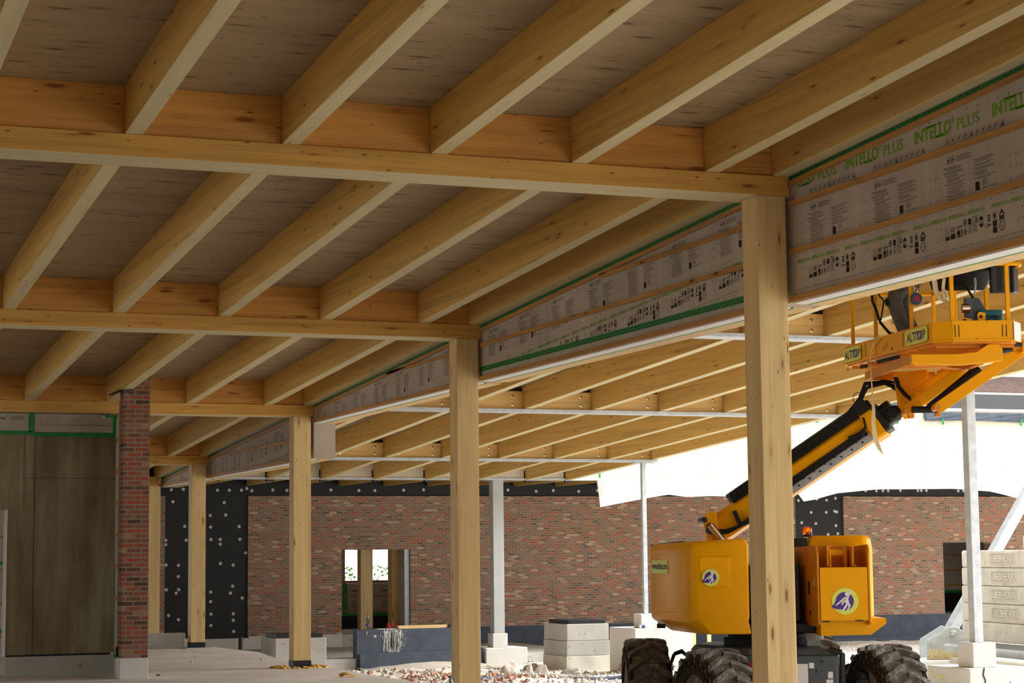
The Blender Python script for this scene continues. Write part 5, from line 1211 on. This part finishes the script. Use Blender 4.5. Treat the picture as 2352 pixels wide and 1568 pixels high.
for hi, hv, dr in ((9, haL, Vector((-.6, -.75, .0))), (12, haR, Vector((-.2, -.95, .1)))):   # palms with five unequal bent fingers
    dr = dr.normalized(); sd = dr.cross(Vector((0, 0, 1))).normalized(); h = Vector(hv)
    n0 = len(J); J.append((*(h+dr*.05), .030, .016)); E_.append((hi, n0))
    for k, L_ in enumerate((.066, .074, .070, .055)):
        b0 = h+dr*.085+sd*(.027-.018*k); c0 = b0+dr*L_*.5+Vector((0, 0, .004)); d0 = c0+dr*L_*.28+Vector((0, 0, -.022)); n1 = len(J)
        J += [(*b0, .0095), (*c0, .0088), (*d0, .008)]; E_ += [(n0, n1), (n1, n1+1), (n1+1, n1+2)]
    b0 = h+dr*.035+sd*.030+Vector((0, 0, -.01)); d0 = b0+dr*.035+sd*.018+Vector((0, 0, -.02)); n1 = len(J); J += [(*b0, .011), (*d0, .009)]; E_ += [(n0, n1), (n1, n1+1)]
body = skin_mesh('body', J, E_, M['skin'], pr)
skin_mesh('trousers', [(*pel, .155, .135), (*hipL, .105), ((hipL[0]+knL[0])/2, (hipL[1]+knL[1])/2, 4.13, .092), (*knL, .082), ((knL[0]+anL[0])/2-.005, 18.925, 3.82, .072), (3.785, 18.93, 3.66, .075), (3.785, 18.93, 3.60, .068),
    (*hipR, .105), ((hipR[0]+knR[0])/2, (hipR[1]+knR[1])/2, 4.12, .092), (*knR, .080), (3.87, 19.23, 3.80, .070), (3.94, 19.22, 3.66, .073), (3.94, 19.22, 3.60, .066), (3.90, 19.04, 4.32, .15, .125)],
    [(0,1),(1,2),(2,3),(3,4),(4,5),(5,6),(0,7),(7,8),(8,9),(9,10),(10,11),(11,12),(0,13)], M['trouser'], pr)
skin_mesh('jacket', [(3.89, 19.05, 4.31, .155, .135), (*ch1, .16, .135), (*ch2, .15, .125), (4.03, 18.91, 4.55, .08), (*shL, .08), (*elL, .06), (3.80, 18.56, 4.42, .045), (*shR, .08), (*elR, .06), (4.21, 18.80, 4.39, .045)],
    [(0,1),(1,2),(2,3),(2,4),(4,5),(5,6),(2,7),(7,8),(8,9)], M['jacket'], pr)
for a in (anL, anR):
    skin_mesh('boot', [(a[0], a[1], 3.60, .058), (a[0]+.01, a[1], 3.55, .055, .052), (a[0]-.09, a[1]-.01, 3.54, .05, .042), (a[0]-.17, a[1]-.02, 3.53, .042, .034)], [(0,1),(1,2),(2,3)], M['boot'], pr)
part(pr, 'hair', MB().lathe([(.0, .075), (.05, .068), (.08, .035), (.090, -.01), (.088, -.03)], n=18, mat=Matrix.Translation((4.02, 18.875, 4.685)) @ Matrix.Rotation(-.35, 4, 'X')), M['hair'], smooth=True)
part(pr, 'knee_pad', MB().lathe([(.0, .02), (.03, .016), (.045, 0)], n=12, mat=seg_xf((3.60, 18.91, 3.98), (3.4, 18.9, 3.95))), M['black_rubber'], smooth=True)
mb = MB()
for s_ in (-1, 1): mb.lathe([(.010, 0), (.008, .005), (0, .006)], n=8, mat=seg_xf((4.02+s_*.03, 18.775, 4.675), (4.02+s_*.03, 18.6, 4.675)))
part(body, 'eye', mb, M['label_white']); part(body, 'nose', MB().lathe([(.013, 0), (.008, .018), (0, .022)], n=8, mat=seg_xf((4.02, 18.775, 4.65), (4.02, 18.6, 4.64))), M['skin'], smooth=True)
part(body, 'mouth', MB().box(4.0, 4.04, 18.775, 18.785, 4.618, 4.624), M['red']); part(body, 'ear', MB().lathe([(.022, -.006), (.022, .006), (.01, .008)], n=10, mat=seg_xf((3.935, 18.87, 4.65), (3.7, 18.87, 4.65))).lathe([(.022, -.006), (.022, .006), (.01, .008)], n=10, mat=seg_xf((4.105, 18.87, 4.65), (4.3, 18.87, 4.65))), M['skin'], smooth=True)

# ------------------------------------------------------------------ crane ballast, strut, foot (frame L)
E0 = Vector((8.05, 36.0)); ee = Vector((.2, -.98)).normalized(); en = Vector((.98, .2)).normalized()
zs = [.03, .37, .69, 1.0, 1.315, 1.62]
def slab(i, t0, t1, z0, z1, lab, letter=True):
    c = E0+ee*(t0+t1)/2+en*.6
    t = thing('ballast_slab', lab, 'ballast slab', (c.x, c.y, z0), 'L', group='cast concrete crane ballast slabs')
    off = -.02*(5-i)
    mb = MB().prism([(t0+off, z0), (t1, z0), (t1, z1-.004), (t0+off, z1-.004)], 0, 1.25, lambda a, b, d: tuple(Vector((*(E0+ee*a+en*d), b))))
    s_ = part(t, 'slab_body', mb, M['concrete_old'], bevel=.035)
    if letter:
        h = (z1-z0)*.52; zc = z0+(z1-z0)*.26; f = on_plane((*(E0+ee*1.22-en*.003), zc), (ee.x, ee.y, 0), (0, 0, 1))
        mb = MB()
        for x0, x1, y0, y1 in ((0, .95, -.012, 0), (0, .95, h, h+.012), (-.012, 0, -.012, h+.012), (.95, .962, -.012, h+.012)): mb.add([f(a, b, d) for d in (-.01, .012) for a, b in ((x0,y0),(x1,y0),(x1,y1),(x0,y1))], ((0,1,2,3),(4,5,6,7),(0,1,5,4),(1,2,6,5),(2,3,7,6),(3,0,4,7)))
        part(s_, 'raised_frame', mb, M['concrete_old'])
        vs, fs = text_fit('LIEBHERR', .86, h*.74, .03); n = len(vs); mb = MB().add([f(x+.045, y+h*.13, .014) for x, y in vs], fs)
        # side skirts of the raised letters
        cnt = {}
        for fc in fs:
            for a, b in zip(fc, fc[1:]+fc[:1]): cnt[(a, b)] = 1
        for (a, b) in list(cnt):
            if (b, a) not in cnt: mb.add([f(vs[a][0]+.045, vs[a][1]+h*.13, .014), f(vs[b][0]+.045, vs[b][1]+h*.13, .014), f(vs[b][0]+.045, vs[b][1]+h*.13, -.002), f(vs[a][0]+.045, vs[a][1]+h*.13, -.002)], ((0,1,2,3),))
        part(s_, 'raised_lettering', mb, M['concrete_old'])
for i in range(5):
    slab(i, 0, 4.4, zs[i], zs[i+1], 'stained ballast slab with cast lettering, %s of the stack right of the galvanised post' % ['lowest', 'second from the bottom', 'middle one', 'second from the top', 'topmost full one'][i], i > 0)
slab(5, 2.45, 4.4, 1.62, 1.86, 'short slab on top of the ballast stack at the right picture edge', False)
single('crane_beam', MB().bar((*(E0-ee*.4+en*.3), -.08), (*(E0+ee*4.6+en*.0), -.02), .16, .10), M['steel_galv'], 'grey steel beam under the ballast stack', 'beam', (8.3, 34, -.1), 'L')
single('crane_tube', MB().tube([(*(E0-ee*.2-en*.25), -.12), (*(E0+ee*4.6-en*.35), -.10)], .075, 12), M['steel_galv'], 'galvanised tube lying in front of the ballast stack', 'tube', (8.3, 34, -.1), 'L', smooth=True)
single('steel_channel', MB().bar((*(E0+ee*.6-en*.5), -.33), (*(E0+ee*4.6-en*.7), -.36), .12, .16), M['concrete_old'], 'rusty channel on the ground below the tube', 'channel', (8.3, 33, -.3), 'L')
t = thing('crane_strut', 'diagonal steel strut on a pinned foot plate left of the ballast stack', 'strut', (7.95, 36.8, -.25), 'L')
part(t, 'strut_bar', MB().bar((7.95, 36.9, .08), (10.05, 37.4, 3.35), .22, .19), M['steel_galv'], bevel=.02)
mb = MB().prism([(7.48, -.36), (8.42, -.36), (8.40, .02), (8.18, .14), (8.04, .24), (7.90, .24), (7.76, .13), (7.50, .0)], 36.55, 36.60, lambda a, b, d: (a, d, b)).prism([(7.48, -.36), (8.42, -.36), (8.18, .14), (7.90, .24), (7.50, .0)], 37.2, 37.25, lambda a, b, d: (a, d, b)); part(t, 'foot_plate', mb, M['steel_galv'], bevel=.01)
part(t, 'pin', MB().lathe([(.062, 0), (.062, .03), (.045, .05), (0, .05)], n=16, mat=seg_xf((7.97, 36.55, .12), (7.97, 36, .12))), M['chrome'], smooth=True)
part(t, 'spindle', MB().tube([(8.25, 36.5, -.22), (8.6, 36.4, -.24)], .07, 12).box(8.25, 8.5, 36.3, 36.6, -.40, -.28), M['steel_galv'], smooth=True)
single('crane_base_slab', MB().box(6.62, 8.9, 33.6, 37.6, -.95, -.345), M['concrete_old'], 'large concrete base slab under the crane strut', 'slab', (7.6, 35, -.9), 'L', bevel=.02)
single('hay_tuft', (lambda mb: [mb.bar((7.75+random.uniform(-.3, .45), 36.45, -.345), (7.75+random.uniform(-.3, .45), 36.40, -.34+random.uniform(.02, .22)), .008, .008) for _ in range(160)] and mb)(MB()), M['webbing'], 'tuft of dry straw before the strut foot', 'straw', (7.8, 36.4, -.34), 'L')['kind'] = 'stuff'
single('paving_slab', MB().box(8.35, 10.5, 31.0, 33.2, -.9, -.37), M['concrete'], 'flat concrete slab on the ground below the ballast stack', 'slab', (9, 32, -.9), 'L', bevel=.02)

# ------------------------------------------------------------------ yard bits
for i, (x, y) in enumerate(((18.35, 38.2), (18.62, 38.15), (19.6, 39.4))):
    t = thing('marker_stake', 'pale timber stake behind the lift wheels, %s from the left' % ORD[i], 'stake', (x, y, -.9), group='timber stakes behind the lift')
    part(t, 'stake', MB().box(x-.045, x+.045, y, y+.03, -.9, .45), M['plank'])
    if i == 0: part(t, 'red_paint', MB().box(x-.0, x+.047, y-.004, y-.001, -.75, .18), M['red'])
pts = [(12.2, 33.66), (12.7, 33.95), (13.08, 34.30), (13.7, 34.84), (14.26, 34.67), (15.0, 34.7), (15.45, 34.75), (16.4, 34.3)]
single('blue_hose', MB().tube([(x, y, gz(x, y)+.03) for x, y in pts], .035, 8), M['bitumen'], 'dark blue hose snaking over the rubble', 'hose', (13.7, 34.6, -.6), smooth=True)
single('plastic_film', ribbon([(11.2, 31.0, gz(11.2, 31)+.05), (11.8, 31.4, gz(11.8, 31.4)+.08), (12.6, 31.5, gz(12.6, 31.5)+.05), (13.3, 31.9, gz(13.3, 31.9)+.06)], .25, (0, 1, 0)), M['bitumen'], 'strip of dark film on the rubble', 'film', (12, 31.4, -.6))
def rock(x, y, s, lab, seed, mat='stone', sq=(1, 1, 1), nm='stone', g=None):
    bm = bmesh.new(); bmesh.ops.create_icosphere(bm, subdivisions=2, radius=1)
    for v in bm.verts:
        n = v.co.normalized(); k = 1+.55*noise.noise(n*1.3+Vector((seed, 0, 0)))+.15*noise.noise(n*4+Vector((0, seed, 0))); v.co = Vector((n.x*sq[0], n.y*sq[1], n.z*sq[2]))*k*s
    mb = MB(); mb.add([(v.co.x+x, v.co.y+y, v.co.z+gz(x, y)+s*.3) for v in bm.verts], [tuple(v.index for v in f.verts) for f in bm.faces]) if not bm.verts.index_update() else None; bm.free()
    return single(nm, mb, M[mat], lab, 'stone', (x, y, gz(x, y)), group=g)
RK = [(14.08, 37.0, .20, 'largest grey stone leaning before the footing of the white post', (1, .8, 1.1)), (14.42, 36.9, .13, 'pale upright stone just right of the largest one', (.5, .5, 1.7)), (14.72, 37.0, .15, 'slanted pale stone, third from the left before the footing', (.9, .6, 1)),
      (13.75, 37.2, .10, 'small brown stone left of the largest one', (1, 1, .8)), (15.15, 38.6, .13, 'grey stone between footing and capped block', (1.3, 1, .7)), (15.25, 36.9, .10, 'white stone at the foot of the capped block, left corner', (1.5, 1, .9)),
      (16.15, 36.2, .14, 'brown stone before the capped block, right side', (1.3, 1, .7)), (12.75, 35.4, .11, 'pale blue grey stone left of the second timber column', (1, 1, .9)), (12.35, 36.9, .07, 'small white stone before the low black wall', (1, 1, 1)), (15.6, 38.9, .12, 'round stone behind the capped block', (1, 1, .8))]
for i, (x, y, s_, lab, sq) in enumerate(RK): rock(x, y, s_, lab, i*3.1, 'stone', sq)
rr = random.Random(33)
def scatter(n, cx_, cy2, rx, ry, smin, smax, mat, name, lab):
    mb = MB()
    for _ in range(n):
        x = rr.gauss(cx_, rx); y = rr.gauss(cy2, ry)
        if x < 8.6 or y > 44 or (11.6 < x < 15 and y > 40.2) or (14.6 < x < 15.8 and 39.9 < y < 41.3) or (x > 15.3 and x < 16.5 and y > 37.3 and y < 38.9): continue
        s_ = rr.uniform(smin, smax)**1.0; z = gz(x, y); c = Vector((x, y, z+s_*.25))
        R_ = Matrix.Rotation(rr.uniform(0, 6.28), 3, Vector((rr.random(), rr.random(), rr.random()+.1)).normalized())
        vs = [R_ @ Vector(p) for p in ((1, 0, 0), (-1, .2, 0), (0, 1, .1), (0, -.9, 0), (.1, 0, .8), (0, .1, -.7))]
        mb.add([c+v*s_*rr.uniform(.7, 1.2) for v in vs], ((0,2,4),(2,1,4),(1,3,4),(3,0,4),(2,0,5),(1,2,5),(3,1,5),(0,3,5)))
    o = single(name, mb, M[mat], lab, 'rubble', (cx_, cy2, -.6)); o['kind'] = 'stuff'
scatter(1500, 14.5, 35, 3.2, 2.2, .02, .065, 'stone', 'loose_rubble', 'loose grey rubble scattered over the yard')
scatter(380, 12.2, 34.6, 1.0, 1.1, .02, .07, 'brick_shard', 'brick_rubble', 'reddish brick rubble before the low black wall')
scatter(900, 18.5, 31.5, 4, 3.0, .02, .06, 'stone', 'loose_rubble', 'loose pale rubble behind the lift')
scatter(500, 10.9, 29.8, 1.0, 2.2, .02, .06, 'brick_shard', 'brick_rubble', 'reddish brick rubble beside the slab edge')
mb = MB()
for i in range(15):
    for j in range(9):
        x = 11.9+.22*i; y = 39.15+.155*j; mb.v.append((x, y, -.70+.13*math.sin(PI*j/8)*math.sin(PI*i/14)+.02*noise.noise(Vector((x*4, y*4, 0)))))
mb.f = [(i*9+j, i*9+9+j, i*9+10+j, i*9+j+1) for i in range(14) for j in range(8)]
single('sand_heap', mb, M['sand'], 'low heap of pale sand against the low black wall', 'sand', (13.4, 39.8, -.7), smooth=True)['kind'] = 'stuff'
def weed(x, y, h, lab, seed):
    r2 = random.Random(seed); mb = MB()
    for _ in range(26):
        a = r2.uniform(0, 6.28); z = r2.uniform(.02, h); p = Vector((x+r2.uniform(-.1, .1), y+r2.uniform(-.08, .08), gz(x, y)+z)); d = Vector((math.cos(a), math.sin(a), .5))*.035; e_ = d.cross(Vector((0, 0, 1))).normalized()*.014
        mb.add([p, p+d*.5+e_, p+d, p+d*.5-e_], ((0,1,2,3),))
    mb.tube([(x, y, gz(x, y)), (x+.02, y, gz(x, y)+h)], .004, 5)
    single('weed', mb, M['leaf'], lab, 'plant', (x, y, gz(x, y)))
weed(14.75, 37.9, .30, 'green weed growing left of the capped block', 1); weed(15.30, 37.25, .42, 'taller green weed at the left front corner of the capped block', 2)
bt = thing('water_bottle', 'plastic bottle with blue cap standing on the slab beside the second timber column', 'bottle', (7.085, 20.5, 0))
part(bt, 'bottle_body', MB().lathe([(.001,.001),(.042,.002),(.046,.02),(.046,.20),(.040,.25),(.016,.295),(.015,.31)], c=(7.085,20.5,0), n=18), M['pet'], smooth=True)
part(bt, 'bottle_cap', MB().lathe([(.018,.303),(.018,.325),(0,.325)], c=(7.085,20.5,0), n=12), M['blue'])
